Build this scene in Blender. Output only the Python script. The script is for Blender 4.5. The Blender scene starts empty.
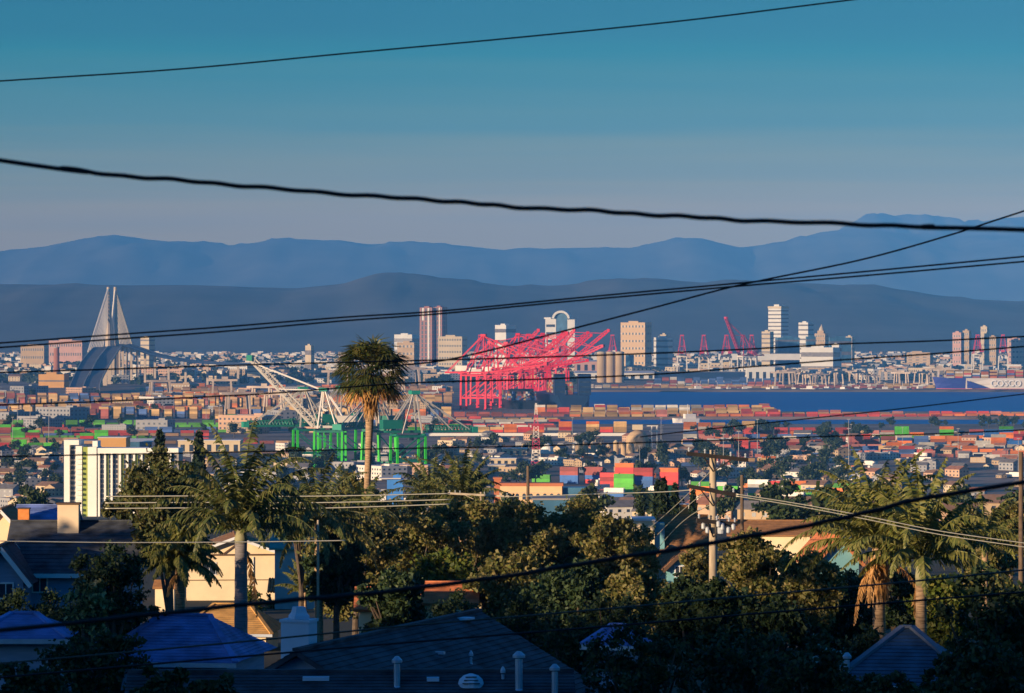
import bpy, bmesh, math, random
import numpy as np
from mathutils import Vector, Matrix, noise as mnoise
R = math.radians
scene = bpy.context.scene
COL = scene.collection

# ---------------------------------------------------------------- camera
CAM_Z = 100.0
HORIZON = 330.0
F = 138.0 / 36.0 * 1024.0          # focal length in pixels of the 1024 wide frame
cam_data = bpy.data.cameras.new('camera')
cam_data.lens = 138.0
cam_data.sensor_width = 36.0
cam_data.clip_start = 0.5
cam_data.clip_end = 90000.0
cam_data.shift_y = (HORIZON - 346.5) / 1024.0
cam_data.dof.use_dof = True
cam_data.dof.focus_distance = 1500.0
cam_data.dof.aperture_fstop = 14.0
cam = bpy.data.objects.new('camera', cam_data)
cam.location = (0, 0, CAM_Z)
cam.rotation_euler = (R(90), 0, 0)
COL.objects.link(cam)
scene.camera = cam

# ---------------------------------------------------------------- sky, sun, exposure
SKY_STRENGTH = 0.10
SUN_EL, SUN_AZ = R(6.0), R(230.0)   # azimuth clockwise from the view direction (+Y): behind and to the left
world = bpy.data.worlds.new('World')
scene.world = world
world.use_nodes = True
nt = world.node_tree
nt.nodes.clear()
N = nt.nodes.new
sky = N('ShaderNodeTexSky'); sky.sky_type = 'NISHITA'; sky.sun_disc = False
sky.sun_elevation = SUN_EL; sky.sun_rotation = SUN_AZ
sky.altitude = 100; sky.air_density = 1.0; sky.dust_density = 1.5; sky.ozone_density = 3.0
hsv = N('ShaderNodeHueSaturation'); hsv.inputs['Saturation'].default_value = 2.0
tc = N('ShaderNodeTexCoord'); sep = N('ShaderNodeSeparateXYZ')
mr = N('ShaderNodeMapRange'); mr.inputs[1].default_value = 0.0; mr.inputs[2].default_value = 0.10
ramp = N('ShaderNodeValToRGB')
SKY = [(0.0, (.62, .40, .12)), (0.267, (.62, .38, .04)), (0.38, (.30, .27, .09)), (0.535, (.08, .19, .145)),
       (0.69, (.0, .145, .155)), (0.85, (.0, .10, .14))]
el = ramp.color_ramp.elements
while len(el) < len(SKY): el.new(0.5)
for e, (p, c) in zip(el, SKY):
    e.position = p; e.color = (c[0], c[1], c[2], 1)
sc_ = N('ShaderNodeVectorMath'); sc_.operation = 'SCALE'; sc_.inputs['Scale'].default_value = 1.0 / SKY_STRENGTH
mf = N('ShaderNodeMapRange'); mf.inputs[1].default_value = 0.10; mf.inputs[2].default_value = 0.30
mix = N('ShaderNodeMix'); mix.data_type = 'RGBA'
bg = N('ShaderNodeBackground'); bg.inputs['Strength'].default_value = SKY_STRENGTH
wo = N('ShaderNodeOutputWorld')
L = nt.links.new
L(sky.outputs[0], hsv.inputs['Color'])
L(tc.outputs['Generated'], sep.inputs[0]); 
# thin uneven bands of smog low in the sky
smp = N('ShaderNodeMapping'); smp.inputs['Scale'].default_value = (4, 4, 110)
snz = N('ShaderNodeTexNoise'); snz.inputs['Scale'].default_value = 1.0; snz.inputs['Detail'].default_value = 5
sma = N('ShaderNodeMath'); sma.operation = 'MULTIPLY_ADD'; sma.inputs[1].default_value = 0.020
sms = N('ShaderNodeMath'); sms.operation = 'SUBTRACT'; sms.inputs[1].default_value = 0.010
L(tc.outputs['Generated'], smp.inputs[0]); L(smp.outputs[0], snz.inputs['Vector']); L(snz.outputs['Fac'], sma.inputs[0])
L(sep.outputs[2], sma.inputs[2]); L(sma.outputs[0], sms.inputs[0]); L(sms.outputs[0], mr.inputs[0])
L(sep.outputs[2], mf.inputs[0])
L(mr.outputs[0], ramp.inputs[0]); L(ramp.outputs[0], sc_.inputs[0])
L(mf.outputs[0], mix.inputs[0]); L(sc_.outputs[0], mix.inputs[6])
tint = N('ShaderNodeVectorMath'); tint.operation = 'MULTIPLY'; tint.inputs[1].default_value = (.60, .90, 1.25)   # the deep evening blue overhead
L(hsv.outputs[0], tint.inputs[0]); L(tint.outputs[0], mix.inputs[7])
L(mix.outputs[2], bg.inputs['Color']); L(bg.outputs[0], wo.inputs[0])

sun_data = bpy.data.lights.new('sun', 'SUN')
sun_data.energy = 5.0; sun_data.angle = R(0.5); sun_data.color = (1.0, 0.73, 0.46)
sun = bpy.data.objects.new('sun', sun_data)
sun_dir = Vector((math.sin(SUN_AZ) * math.cos(SUN_EL), math.cos(SUN_AZ) * math.cos(SUN_EL), math.sin(SUN_EL)))
sun.rotation_euler = sun_dir.to_track_quat('Z', 'Y').to_euler()
sun.location = (-200, -300, 400)
COL.objects.link(sun)

scene.view_settings.view_transform = 'Standard'
scene.view_settings.look = 'None'
scene.view_settings.exposure = 0.82
scene.view_settings.gamma = 1.0
scene.view_settings.use_curve_mapping = False
scene.render.engine = 'CYCLES'
cy = scene.cycles
cy.use_denoising = True
cy.max_bounces = 4; cy.diffuse_bounces = 2; cy.glossy_bounces = 2; cy.transparent_max_bounces = 8
cy.volume_bounces = 0; cy.transmission_bounces = 2
cy.sample_clamp_indirect = 4.0

# ---------------------------------------------------------------- helpers
rnd = random.Random(7)

def at(px, py, Y):
    """World point seen at photo pixel (px, py) when it stands Y metres away."""
    return Vector(((px - 512.0) / F * Y, Y, CAM_Z - (py - HORIZON) / F * Y))

def px_m(Y): return Y / F           # metres per pixel at distance Y

MATS = {}
def mat(name, color, rough=0.8, var=0.12, scale=1.0, metal=0.0, spec=0.3, coord='Object', color2=None, bump=0.0, stretch=None):
    if name in MATS: return MATS[name]
    m = bpy.data.materials.new(name); m.use_nodes = True
    t = m.node_tree; b = t.nodes['Principled BSDF']
    b.inputs['Roughness'].default_value = rough; b.inputs['Metallic'].default_value = metal
    b.inputs['Specular IOR Level'].default_value = spec
    co = t.nodes.new('ShaderNodeTexCoord')
    nz = t.nodes.new('ShaderNodeTexNoise'); nz.inputs['Scale'].default_value = scale; nz.inputs['Detail'].default_value = 5
    if stretch:
        mp = t.nodes.new('ShaderNodeMapping'); mp.inputs['Scale'].default_value = stretch
        t.links.new(co.outputs[coord], mp.inputs[0]); t.links.new(mp.outputs[0], nz.inputs['Vector'])
    else:
        t.links.new(co.outputs[coord], nz.inputs['Vector'])
    rp = t.nodes.new('ShaderNodeValToRGB')
    c1 = [max(0, c * (1 - var)) for c in color]
    c2 = color2 if color2 else [min(1, c * (1 + var)) for c in color]
    rp.color_ramp.elements[0].position = 0.32; rp.color_ramp.elements[1].position = 0.68
    rp.color_ramp.elements[0].color = (*c1, 1); rp.color_ramp.elements[1].color = (*c2, 1)
    t.links.new(nz.outputs['Fac'], rp.inputs[0]); t.links.new(rp.outputs[0], b.inputs['Base Color'])
    if bump:
        bp = t.nodes.new('ShaderNodeBump'); bp.inputs['Strength'].default_value = bump
        t.links.new(nz.outputs['Fac'], bp.inputs['Height']); t.links.new(bp.outputs[0], b.inputs['Normal'])
    MATS[name] = m
    return m

def leafmat(name, colors, trans=0.25, rough=0.55):
    """Foliage: a colour picked per leaf clump (per mesh island)."""
    if name in MATS: return MATS[name]
    m = bpy.data.materials.new(name); m.use_nodes = True
    t = m.node_tree; b = t.nodes['Principled BSDF']
    b.inputs['Roughness'].default_value = rough; b.inputs['Specular IOR Level'].default_value = 0.25
    g = t.nodes.new('ShaderNodeNewGeometry')
    rp = t.nodes.new('ShaderNodeValToRGB')
    e = rp.color_ramp.elements
    while len(e) < len(colors): e.new(0.5)
    for k, c in enumerate(colors):
        e[k].position = k / max(1, len(colors) - 1); e[k].color = (*c, 1)
    t.links.new(g.outputs['Random Per Island'], rp.inputs[0])
    t.links.new(rp.outputs[0], b.inputs['Base Color'])
    if trans:
        tr = t.nodes.new('ShaderNodeBsdfTranslucent'); t.links.new(rp.outputs[0], tr.inputs[0])
        mx = t.nodes.new('ShaderNodeMixShader'); mx.inputs[0].default_value = trans
        o = t.nodes['Material Output']
        t.links.new(b.outputs[0], mx.inputs[1]); t.links.new(tr.outputs[0], mx.inputs[2]); t.links.new(mx.outputs[0], o.inputs[0])
    MATS[name] = m
    return m

class MB:
    """Collects boxes, bars, tubes and plates; build() links them as one mesh object."""
    def __init__(s): s.v = []; s.f = []; s.m = []; s.cur = 0
    def use(s, k): s.cur = k; return s
    def add(s, vs, fs):
        n = len(s.v); s.v += [tuple(p) for p in vs]
        for f in fs: s.f.append(tuple(i + n for i in f)); s.m.append(s.cur)
        return s
    def box(s, c, size, rz=0.0, M=None):
        hx, hy, hz = size[0] / 2, size[1] / 2, size[2] / 2
        P = [(x * hx, y * hy, z * hz) for z in (-1, 1) for x, y in ((-1, -1), (1, -1), (1, 1), (-1, 1))]
        ca, sa = math.cos(rz), math.sin(rz)
        P = [(c[0] + x * ca - y * sa, c[1] + x * sa + y * ca, c[2] + z) for x, y, z in P]
        if M: P = [M @ Vector(p) for p in P]
        return s.add(P, [(3, 2, 1, 0), (4, 5, 6, 7), (0, 1, 5, 4), (1, 2, 6, 5), (2, 3, 7, 6), (3, 0, 4, 7)])
    def bar(s, p, q, w, h=None):
        """Square bar from p to q."""
        p, q = Vector(p), Vector(q); d = q - p; h = h or w
        if d.length < 1e-6: return s
        d.normalize(); up = Vector((0, 0, 1)) if abs(d.z) < 0.95 else Vector((1, 0, 0))
        a = d.cross(up).normalized() * (w / 2); b = a.cross(d).normalized() * (h / 2)
        P = [p - a - b, p + a - b, p + a + b, p - a + b, q - a - b, q + a - b, q + a + b, q - a + b]
        return s.add(P, [(3, 2, 1, 0), (4, 5, 6, 7), (0, 1, 5, 4), (1, 2, 6, 5), (2, 3, 7, 6), (3, 0, 4, 7)])
    def tube(s, pts, radii, n=8, cap=True):
        pts = [Vector(p) for p in pts]
        if not hasattr(radii, '__len__'): radii = [radii] * len(pts)
        base = len(s.v); prev = None
        for i, p in enumerate(pts):
            d = (pts[min(i + 1, len(pts) - 1)] - pts[max(i - 1, 0)]).normalized()
            if prev is None:
                up = Vector((0, 0, 1)) if abs(d.z) < 0.9 else Vector((1, 0, 0))
                a = d.cross(up).normalized()
            else:
                a = (prev - d * prev.dot(d)).normalized()
            prev = a; b = d.cross(a)
            for k in range(n):
                t = 2 * math.pi * k / n
                s.v.append(tuple(p + (a * math.cos(t) + b * math.sin(t)) * radii[i]))
        for i in range(len(pts) - 1):
            for k in range(n):
                k2 = (k + 1) % n; o = base + i * n
                s.f.append((o + k, o + k2, o + n + k2, o + n + k)); s.m.append(s.cur)
        if cap:
            s.f.append(tuple(base + k for k in range(n))[::-1]); s.m.append(s.cur)
            o = base + (len(pts) - 1) * n
            s.f.append(tuple(o + k for k in range(n))); s.m.append(s.cur)
        return s
    def cyl(s, c, r, h, n=16, r2=None):
        return s.tube([c, (c[0], c[1], c[2] + h)], [r, r if r2 is None else r2], n)
    def lathe(s, c, prof, n=16):
        base = len(s.v)
        for r, z in prof:
            for k in range(n):
                t = 2 * math.pi * k / n
                s.v.append((c[0] + r * math.cos(t), c[1] + r * math.sin(t), c[2] + z))
        for i in range(len(prof) - 1):
            for k in range(n):
                k2 = (k + 1) % n; o = base + i * n
                s.f.append((o + k, o + k2, o + n + k2, o + n + k)); s.m.append(s.cur)
        s.f.append(tuple(base + k for k in range(n))[::-1]); s.m.append(s.cur)
        o = base + (len(prof) - 1) * n
        s.f.append(tuple(o + k for k in range(n))); s.m.append(s.cur)
        return s
    def prism(s, poly, z0, z1):
        n = len(poly)
        P = [(x, y, z0) for x, y in poly] + [(x, y, z1) for x, y in poly]
        return s.add(P, [tuple(range(n))[::-1], tuple(range(n, 2 * n))] + [(i, (i + 1) % n, n + (i + 1) % n, n + i) for i in range(n)])
    def slab(s, quad, th):
        """A plate of thickness th below the given planar corner loop."""
        q = [Vector(p) for p in quad]; n = (q[1] - q[0]).cross(q[2] - q[0]).normalized()
        if n.z < 0: q.reverse(); n = -n
        k = len(q); lo = [p - n * th for p in q]
        return s.add(lo + q, [tuple(range(k))[::-1], tuple(range(k, 2 * k))] + [(i, (i + 1) % k, k + (i + 1) % k, k + i) for i in range(k)])
    def build(s, name, mats, parent=None, smooth=False, loc=None, rz=0.0):
        me = bpy.data.meshes.new(name)
        me.from_pydata(s.v, [], s.f)
        for m in (mats if isinstance(mats, (list, tuple)) else [mats]): me.materials.append(m)
        if any(s.m): me.polygons.foreach_set('material_index', s.m)
        if smooth: me.polygons.foreach_set('use_smooth', [True] * len(me.polygons))
        me.update()
        return link(name, me, parent, loc, rz)

def link(name, me, parent=None, loc=None, rz=0.0):
    o = bpy.data.objects.new(name, me)
    if parent: o.parent = parent
    if loc is not None: o.location = loc
    if rz: o.rotation_euler = (0, 0, rz)
    COL.objects.link(o)
    return o

def tag(o, label=None, cat=None, group=None, kind=None):
    if label: o['label'] = label
    if cat: o['category'] = cat
    if group: o['group'] = group
    if kind: o['kind'] = kind
    return o

def empty(name, loc, label=None, cat=None, group=None, rz=0.0):
    o = bpy.data.objects.new(name, None); o.empty_display_size = 0.5
    o.location = loc; o.rotation_euler = (0, 0, rz)
    COL.objects.link(o)
    return tag(o, label, cat, group)

def copy_tree(o, parent=None, loc=None, rz=None, scale=None, label=None, group=None):
    c = o.copy(); COL.objects.link(c)
    if parent: c.parent = parent
    if loc is not None: c.location = loc
    if rz is not None: c.rotation_euler = (0, 0, rz)
    if scale is not None: c.scale = scale if hasattr(scale, '__len__') else (scale,) * 3
    if label: c['label'] = label
    if group: c['group'] = group
    for ch in list(o.children): copy_tree(ch, c)
    return c

def np_mesh(name, verts, quads, mats, mat_idx=None):
    """Mesh of quads from numpy arrays."""
    me = bpy.data.meshes.new(name)
    nv, nf = len(verts), len(quads)
    me.vertices.add(nv); me.vertices.foreach_set('co', np.asarray(verts, dtype=np.float32).ravel())
    me.loops.add(nf * 4); me.loops.foreach_set('vertex_index', np.asarray(quads, dtype=np.int32).ravel())
    me.polygons.add(nf)
    me.polygons.foreach_set('loop_start', np.arange(0, nf * 4, 4, dtype=np.int32))
    me.polygons.foreach_set('loop_total', np.full(nf, 4, dtype=np.int32))
    for m in (mats if isinstance(mats, (list, tuple)) else [mats]): me.materials.append(m)
    if mat_idx is not None: me.polygons.foreach_set('material_index', np.asarray(mat_idx, dtype=np.int32))
    me.update(calc_edges=True); me.validate(); me.shade_flat()
    return me
# ---------------------------------------------------------------- terrain, water, hills
PROF_Y = [-900, -420, -200, -60, -25, 0, 40, 100, 150, 200, 300, 400, 600, 1000, 1500, 1900, 2150, 2400]
PROF_Z = [240, 165, 136, 125, 106, 96.5, 91, 84, 81.2, 79.2, 76.2, 73, 66, 52, 27, 9.5, 3, 2.5]
def ground_z(x, y):
    z = float(np.interp(y, PROF_Y, PROF_Z))
    if y < 60:                                     # unseen hillside behind, raised leftward to shape the foreground shadow
        z += max(0.0, min(1.0, (60 - y) / 120)) * (max(-3.0, min(5.0, (-x - 258) * .08)))
    return z

def in_water(x, y):
    if 4690 < y < 6330 and x > 92 + (y - 4690) * 0.012: return True
    if 4060 < y < 4370 and 52 < x < 1500: return True
    return False

M_ground = mat('ground_earth', (.085, .075, .05), .95, .35, .05, color2=(.05, .055, .03))
M_yard = mat('yard_ground', (.24, .16, .11), .9, .35, .012, color2=(.42, .29, .20))
M_city = mat('city_ground', (.028, .040, .030), .95, .3, .004, color2=(.075, .07, .055))

def grid(xs, ys, zf):
    X, Y = np.meshgrid(xs, ys)
    Z = np.array([[zf(x, y) for x in xs] for y in ys])
    V = np.stack([X, Y, Z], -1).reshape(-1, 3)
    nx, ny = len(xs), len(ys)
    i = np.arange(nx * ny).reshape(ny, nx)
    Q = np.stack([i[:-1, :-1], i[:-1, 1:], i[1:, 1:], i[1:, :-1]], -1).reshape(-1, 4)
    return V, Q

# one sheet, hillside to horizon
def gz(x, y):
    if y > 3900 and in_water(x, y): return -6.0
    if 3900 < y < 7000: return 3.0
    if y <= 2150: return ground_z(x, y)
    if y > 8200: return 3.0 + min(1.0, (y - 8200) / 3000) * 9
    return 2.5
ys = list(range(-900, -100, 100)) + list(range(-100, 620, 20)) + list(range(620, 2500, 70)) + list(range(2500, 4000, 150)) + \
     list(range(4000, 6500, 26)) + list(range(6500, 9500, 250)) + [10500, 12000, 14000, 18000, 24000, 32000, 45000]
xs = [-9000, -5000, -3000, -1800] + list(range(-1200, -600, 40)) + list(range(-600, -200, 16)) + list(range(-200, 1500, 40)) + [1900, 3000, 5000, 9000]
V, Q = grid(xs, ys, gz)
cy_ = V[Q].mean(1)[:, 1]
mi = np.where(cy_ < 2100, 0, np.where(cy_ < 7600, 1, 2))
g = link('ground', np_mesh('ground', V, Q, [M_ground, M_yard, M_city], mi)); tag(g, kind='structure')

M_water = bpy.data.materials.new('harbour_water'); M_water.use_nodes = True
b = M_water.node_tree.nodes['Principled BSDF']
b.inputs['Base Color'].default_value = (.003, .17, .47, 1); b.inputs['Roughness'].default_value = .35
b.inputs['Specular IOR Level'].default_value = 0.06; b.inputs['IOR'].default_value = 1.12
wz = M_water.node_tree.nodes.new('ShaderNodeTexNoise'); wz.inputs['Scale'].default_value = 0.12; wz.inputs['Detail'].default_value = 6
wc = M_water.node_tree.nodes.new('ShaderNodeTexCoord'); wb = M_water.node_tree.nodes.new('ShaderNodeBump')
wb.inputs['Strength'].default_value = 0.5; wb.inputs['Distance'].default_value = 1.0
M_water.node_tree.links.new(wc.outputs['Object'], wz.inputs['Vector']); M_water.node_tree.links.new(wz.outputs['Fac'], wb.inputs['Height'])
M_water.node_tree.links.new(wb.outputs[0], b.inputs['Normal'])
w = MB(); w.add([(40, 3950, 0), (3200, 3950, 0), (3200, 6560, 0), (40, 6560, 0)], [(0, 1, 2, 3)])
tag(w.build('water', M_water), kind='structure')

# ranges of hills: a crest line with real distance, flanks running down to the plain
def hills(name, Y, crest, depth, color, seed, rough=0.012):
    pts = sorted(crest); cx = [p[0] for p in pts]; cyv = [p[1] for p in pts]
    nx, ny = 220, 26
    pxs = np.linspace(cx[0], cx[-1], nx)
    V = []
    for j in range(ny):
        t = j / (ny - 1)                      # 0 front foot, 0.7 crest, 1 back
        prof = math.sin(min(t / 0.7, 1) * math.pi / 2) ** 1.4 if t <= .7 else 1 - ((t - .7) / .3) * .8
        yy = Y + (t - .7) * depth
        for px in pxs:
            h = CAM_Z + (HORIZON - float(np.interp(px, cx, cyv))) / F * Y
            x = (px - 512) / F * Y
            n = mnoise.fractal(Vector((x * 3.2 / depth * 4 + seed, yy / depth * 4, seed)), 1.0, 2.0, 6)
            z = h * prof * (1 + (n * .09 if t < .68 else n * rough))
            V.append((x, yy, max(z, -20) if 0 < t < 1 else -20))
    i = np.arange(nx * ny).reshape(ny, nx)
    Q = np.stack([i[:-1, :-1], i[:-1, 1:], i[1:, 1:], i[1:, :-1]], -1).reshape(-1, 4)
    me = np_mesh(name, np.array(V), Q, mat(name + '_slopes', color, .95, .35, .0015))
    me.polygons.foreach_set('use_smooth', [True] * len(me.polygons))
    tag(link(name, me), kind='structure')
hills('hills', 17000, [(-160, 284), (0, 284), (80, 285), (200, 285), (260, 287), (300, 288), (340, 284), (380, 278), (400, 277), (440, 281),
      (500, 286), (540, 287), (590, 283), (640, 279), (655, 279), (700, 283), (760, 282), (820, 284), (870, 288), (920, 294), (970, 299), (1040, 303), (1180, 306)],
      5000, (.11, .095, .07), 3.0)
hills('mountains', 38000, [(-160, 256), (0, 252), (40, 248), (80, 240), (115, 235), (150, 239), (200, 244), (235, 249), (270, 244), (310, 241), (340, 240),
      (370, 244), (420, 244), (470, 246), (510, 251), (560, 248), (630, 248), (680, 240), (700, 239), (740, 247), (780, 243), (820, 232), (850, 229),
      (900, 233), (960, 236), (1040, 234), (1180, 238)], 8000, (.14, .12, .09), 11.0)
hills('far_mountains', 41000, [(800, 262), (840, 228), (862, 217), (880, 213), (893, 216), (905, 214), (920, 215), (935, 221), (960, 226), (985, 221), (1000, 218), (1030, 216), (1180, 225)],
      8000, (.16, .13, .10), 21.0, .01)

# the air: one box of thin even haze round everything
M_haze = bpy.data.materials.new('haze_air'); M_haze.use_nodes = True
t = M_haze.node_tree; t.nodes.clear()
vo = t.nodes.new('ShaderNodeVolumePrincipled'); oo = t.nodes.new('ShaderNodeOutputMaterial')
vo.inputs['Color'].default_value = (.095, .335, .82, 1); vo.inputs['Density'].default_value = 4.2e-5; vo.inputs['Anisotropy'].default_value = -0.38
t.links.new(vo.outputs[0], oo.inputs['Volume'])
h = MB(); h.box((0, 22000, 690), (18400, 47000, 1420))
tag(h.build('haze', M_haze), kind='stuff')
# ---------------------------------------------------------------- skyline, bridge, harbour
def W(name, c, **k): return mat(name, c, **k)
M_cream = W('cream_plaster', (.62, .50, .33), var=.08, scale=.05)
M_tan = W('tan_stone', (.50, .35, .20), var=.1, scale=.05)
M_white = W('white_plaster', (.76, .73, .66), var=.06, scale=.05)
M_brick = W('red_brown_cladding', (.36, .15, .11), var=.12, scale=.05)
M_grey = W('grey_concrete', (.36, .33, .30), var=.12, scale=.05)
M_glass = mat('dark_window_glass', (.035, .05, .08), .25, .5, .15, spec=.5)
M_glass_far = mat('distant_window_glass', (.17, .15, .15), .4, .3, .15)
M_teal = mat('blue_glass_cladding', (.06, .16, .26), .3, .3, .08, spec=.5)
M_gold = W('ochre_cladding', (.62, .33, .10), var=.1, scale=.05)
M_pink = W('pink_plaster', (.60, .35, .28), var=.1, scale=.05)
M_steel_red = W('crimson_painted_steel', (.74, .006, .035), rough=.5, var=.12, scale=.1)
M_steel_pink = W('faded_red_painted_steel', (.60, .05, .11), rough=.5, var=.12, scale=.1)
M_steel_white = W('white_painted_steel', (.78, .72, .64), rough=.5, var=.06, scale=.1)
M_steel_green = W('green_painted_steel', (.035, .52, .02), rough=.5, var=.12, scale=.1)
M_steel_teal = W('teal_painted_steel', (.02, .26, .17), rough=.5, var=.12, scale=.1)
M_green_shade = W('shaded_green_steel', (.010, .15, .10), rough=.5, var=.12, scale=.1)  # green crane steel darkened to teal, its shade put into the colour
M_navy = W('navy_hull_paint', (.012, .035, .10), rough=.5, var=.15, scale=.03)
M_asphalt = W('asphalt', (.05, .055, .065), rough=.9, var=.15, scale=.05)
M_conc = W('bridge_concrete', (.58, .47, .36), var=.08, scale=.05)
M_stay = W('pale_stay_cable', (.78, .70, .58), rough=.5, var=.04)

GZ = 3.0
def piered(wall, pw):
    """Window band whose panes alternate with piers of the wall's own colour."""
    name = 'windows_between_piers_' + wall.name + '_%.1f' % pw
    if name in MATS: return MATS[name]
    m = bpy.data.materials.new(name); m.use_nodes = True; t = m.node_tree; b = t.nodes['Principled BSDF']
    co = t.nodes.new('ShaderNodeTexCoord'); sp = t.nodes.new('ShaderNodeSeparateXYZ'); t.links.new(co.outputs['Object'], sp.inputs[0])
    ad = t.nodes.new('ShaderNodeMath'); t.links.new(sp.outputs[0], ad.inputs[0]); t.links.new(sp.outputs[1], ad.inputs[1])
    dv = t.nodes.new('ShaderNodeMath'); dv.operation = 'DIVIDE'; dv.inputs[1].default_value = 2 * pw; t.links.new(ad.outputs[0], dv.inputs[0])
    fr = t.nodes.new('ShaderNodeMath'); fr.operation = 'FRACT'; t.links.new(dv.outputs[0], fr.inputs[0])
    gt = t.nodes.new('ShaderNodeMath'); gt.operation = 'GREATER_THAN'; gt.inputs[1].default_value = .5; t.links.new(fr.outputs[0], gt.inputs[0])
    mx = t.nodes.new('ShaderNodeMix'); mx.data_type = 'RGBA'
    mx.inputs[6].default_value = (.05, .06, .08, 1); mx.inputs[7].default_value = wall.node_tree.nodes['Color Ramp'].color_ramp.elements[0].color
    t.links.new(gt.outputs[0], mx.inputs[0]); t.links.new(mx.outputs[2], b.inputs['Base Color']); b.inputs['Roughness'].default_value = .5
    MATS[name] = m
    return m
def block(name, label, px0, pxs, px1, py0, Y, wall, bands=6, glass=None, rz=-35.0, piers=0, group=None, cat='building', plant=True, crown=None, z0=GZ, band_frac=.32, floor0=.1):
    """Tower: lit front face from px0 to pxs, shaded right flank from pxs to px1, roof at py0."""
    m = px_m(Y); t = R(abs(rz))
    a = max(6.0, (pxs - px0) * m / math.cos(t)); b = max(6.0, (px1 - pxs) * m / math.sin(t)) if px1 > pxs else a * .7
    corner = at(pxs, py0, Y); h = corner.z - z0
    e = empty(name, (corner.x, Y, z0), label, cat, group, R(rz))
    MB().box((-a / 2, b / 2, h / 2), (a, b, h)).build('wall', wall, e)
    f = h / max(1, bands)
    for k in range(bands):
        z = f * (k + .5 + floor0 * .3)
        if z + f * band_frac / 2 > h: break
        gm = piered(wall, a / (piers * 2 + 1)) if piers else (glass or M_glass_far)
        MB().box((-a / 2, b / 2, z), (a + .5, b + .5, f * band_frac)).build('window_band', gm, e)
    p = MB()
    for (cx_, cy2, sx, sy) in ((-a / 2, .5, a, 1), (-a / 2, b - .5, a, 1), (-a + .5, b / 2, 1, b - 2), (-.5, b / 2, 1, b - 2)):
        p.box((cx_, cy2, h + .6), (sx, sy, 1.2))
    p.build('parapet', crown or wall, e)
    if plant:
        MB().box((-a * .55, b * .5, h + 2.2), (a * .4, b * .45, 4.4)).build('plant_room', wall, e)
    return e, a, b, h

SY = 9500
# red-brown twin tower with white crown stripes
for (x0, xs_, x1, top, side) in ((419.5, 432, 437, 308, 'left'), (433, 442, 447, 307.5, 'right')):
    e, a, b, h = block('office_tower', f'red brown tower with white stripes, {"left one of the twins" if side=="left" else "right one, beside the cream block"}',
                       x0, xs_, x1, top, SY, M_brick, bands=14, piers=3, group='twin red brown towers', band_frac=.8)
    for j in range(2): MB().box((-a * (.28 + .45 * j), -.3, h * (.90 if j else .55)), (a * .13, .5, h * (.2 if j else .9))).build('white_stripe', M_white, e)
block('apartment_block', 'cream slab block with rows of windows right of the red brown tower', 438, 462, 467, 337, SY - 700, M_cream, bands=6, piers=9, rz=-16)
block('apartment_block', 'low tan block left of the red brown tower', 397, 414, 419, 343, SY - 500, M_tan, bands=4, piers=4, rz=-25)
block('office_block', 'white flat-roofed block behind the low tan block, left of the towers', 394, 412, 419, 335, SY + 400, M_white, bands=3, rz=-25)
block('office_tower', 'small white tower with dark blue flank between the towers and the arch building', 495, 506, 516, 325.5, SY, M_white, bands=4, rz=-45)
# arch-topped building
Y = SY - 100; m = px_m(Y)
c = at(559, 345, Y)
e = empty('arched_tower', (c.x, Y, GZ), 'white tower with an arched blue glass centre at the skyline middle', 'building', None, R(-14))
hh = at(559, 319, Y).z - GZ
MB().box((-13.5 * m + 5 * m, 12, hh / 2), (11 * m, 26, hh)).build('wing', M_white, e)
MB().box((14.5 * m - 2 * m, 12, hh / 2), (7.5 * m, 26, hh * .98)).build('wing', M_white, e)
q = MB(); q.box((2.5 * m, 10, hh / 2), (12 * m, 20, hh))
pts = [(-3.5 * m, hh)] + [(2.5 * m + 6 * m * math.cos(t), hh + 5.5 * m * math.sin(t)) for t in np.linspace(math.pi, 0, 12)]
q.add([(x, 0, z) for x, z in pts[1:]] + [(x, 20, z) for x, z in pts[1:]], [tuple(range(12)), tuple(range(12, 24))[::-1]] + [(i, i + 12, i + 13, i + 1) for i in range(11)])
q.build('glass_front', M_teal, e)
ar = MB()
ap = [Vector((2.5 * m + 8 * m * math.cos(t), 6, hh + 1.2 + 6.8 * m * math.sin(t))) for t in np.linspace(math.pi, 0, 14)]
for i in range(13): ar.bar(ap[i], ap[i + 1], 26, 2.2 * m)
ar.build('arch', M_white, e)
MB().box((-12 * m, 10, hh + 2), (7 * m, 18, 4)).build('plant_room', M_white, e)
for k in range(6):
    MB().box((-8.5 * m, -1.1, hh * (.12 + .15 * k)), (9 * m, .3, hh * .05)).build('window_band', M_glass, e)
block('office_block', 'tan square office block with dark right flank behind the crane booms', 621, 645, 652, 323, SY - 900, W('bright_tan', (.68, .46, .26), var=.06), bands=7, piers=7, rz=-28, band_frac=.3)  # even wall colour, brighter than the other tan stone
block('apartment_block', 'pale stepped block just right of the square tan office block', 654, 668, 673, 338, SY - 800, M_white, bands=6, rz=-25)
block('apartment_block', 'small pale tower above the stepped block', 660, 666, 670, 335, SY - 400, M_cream, bands=6, rz=-25)
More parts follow.
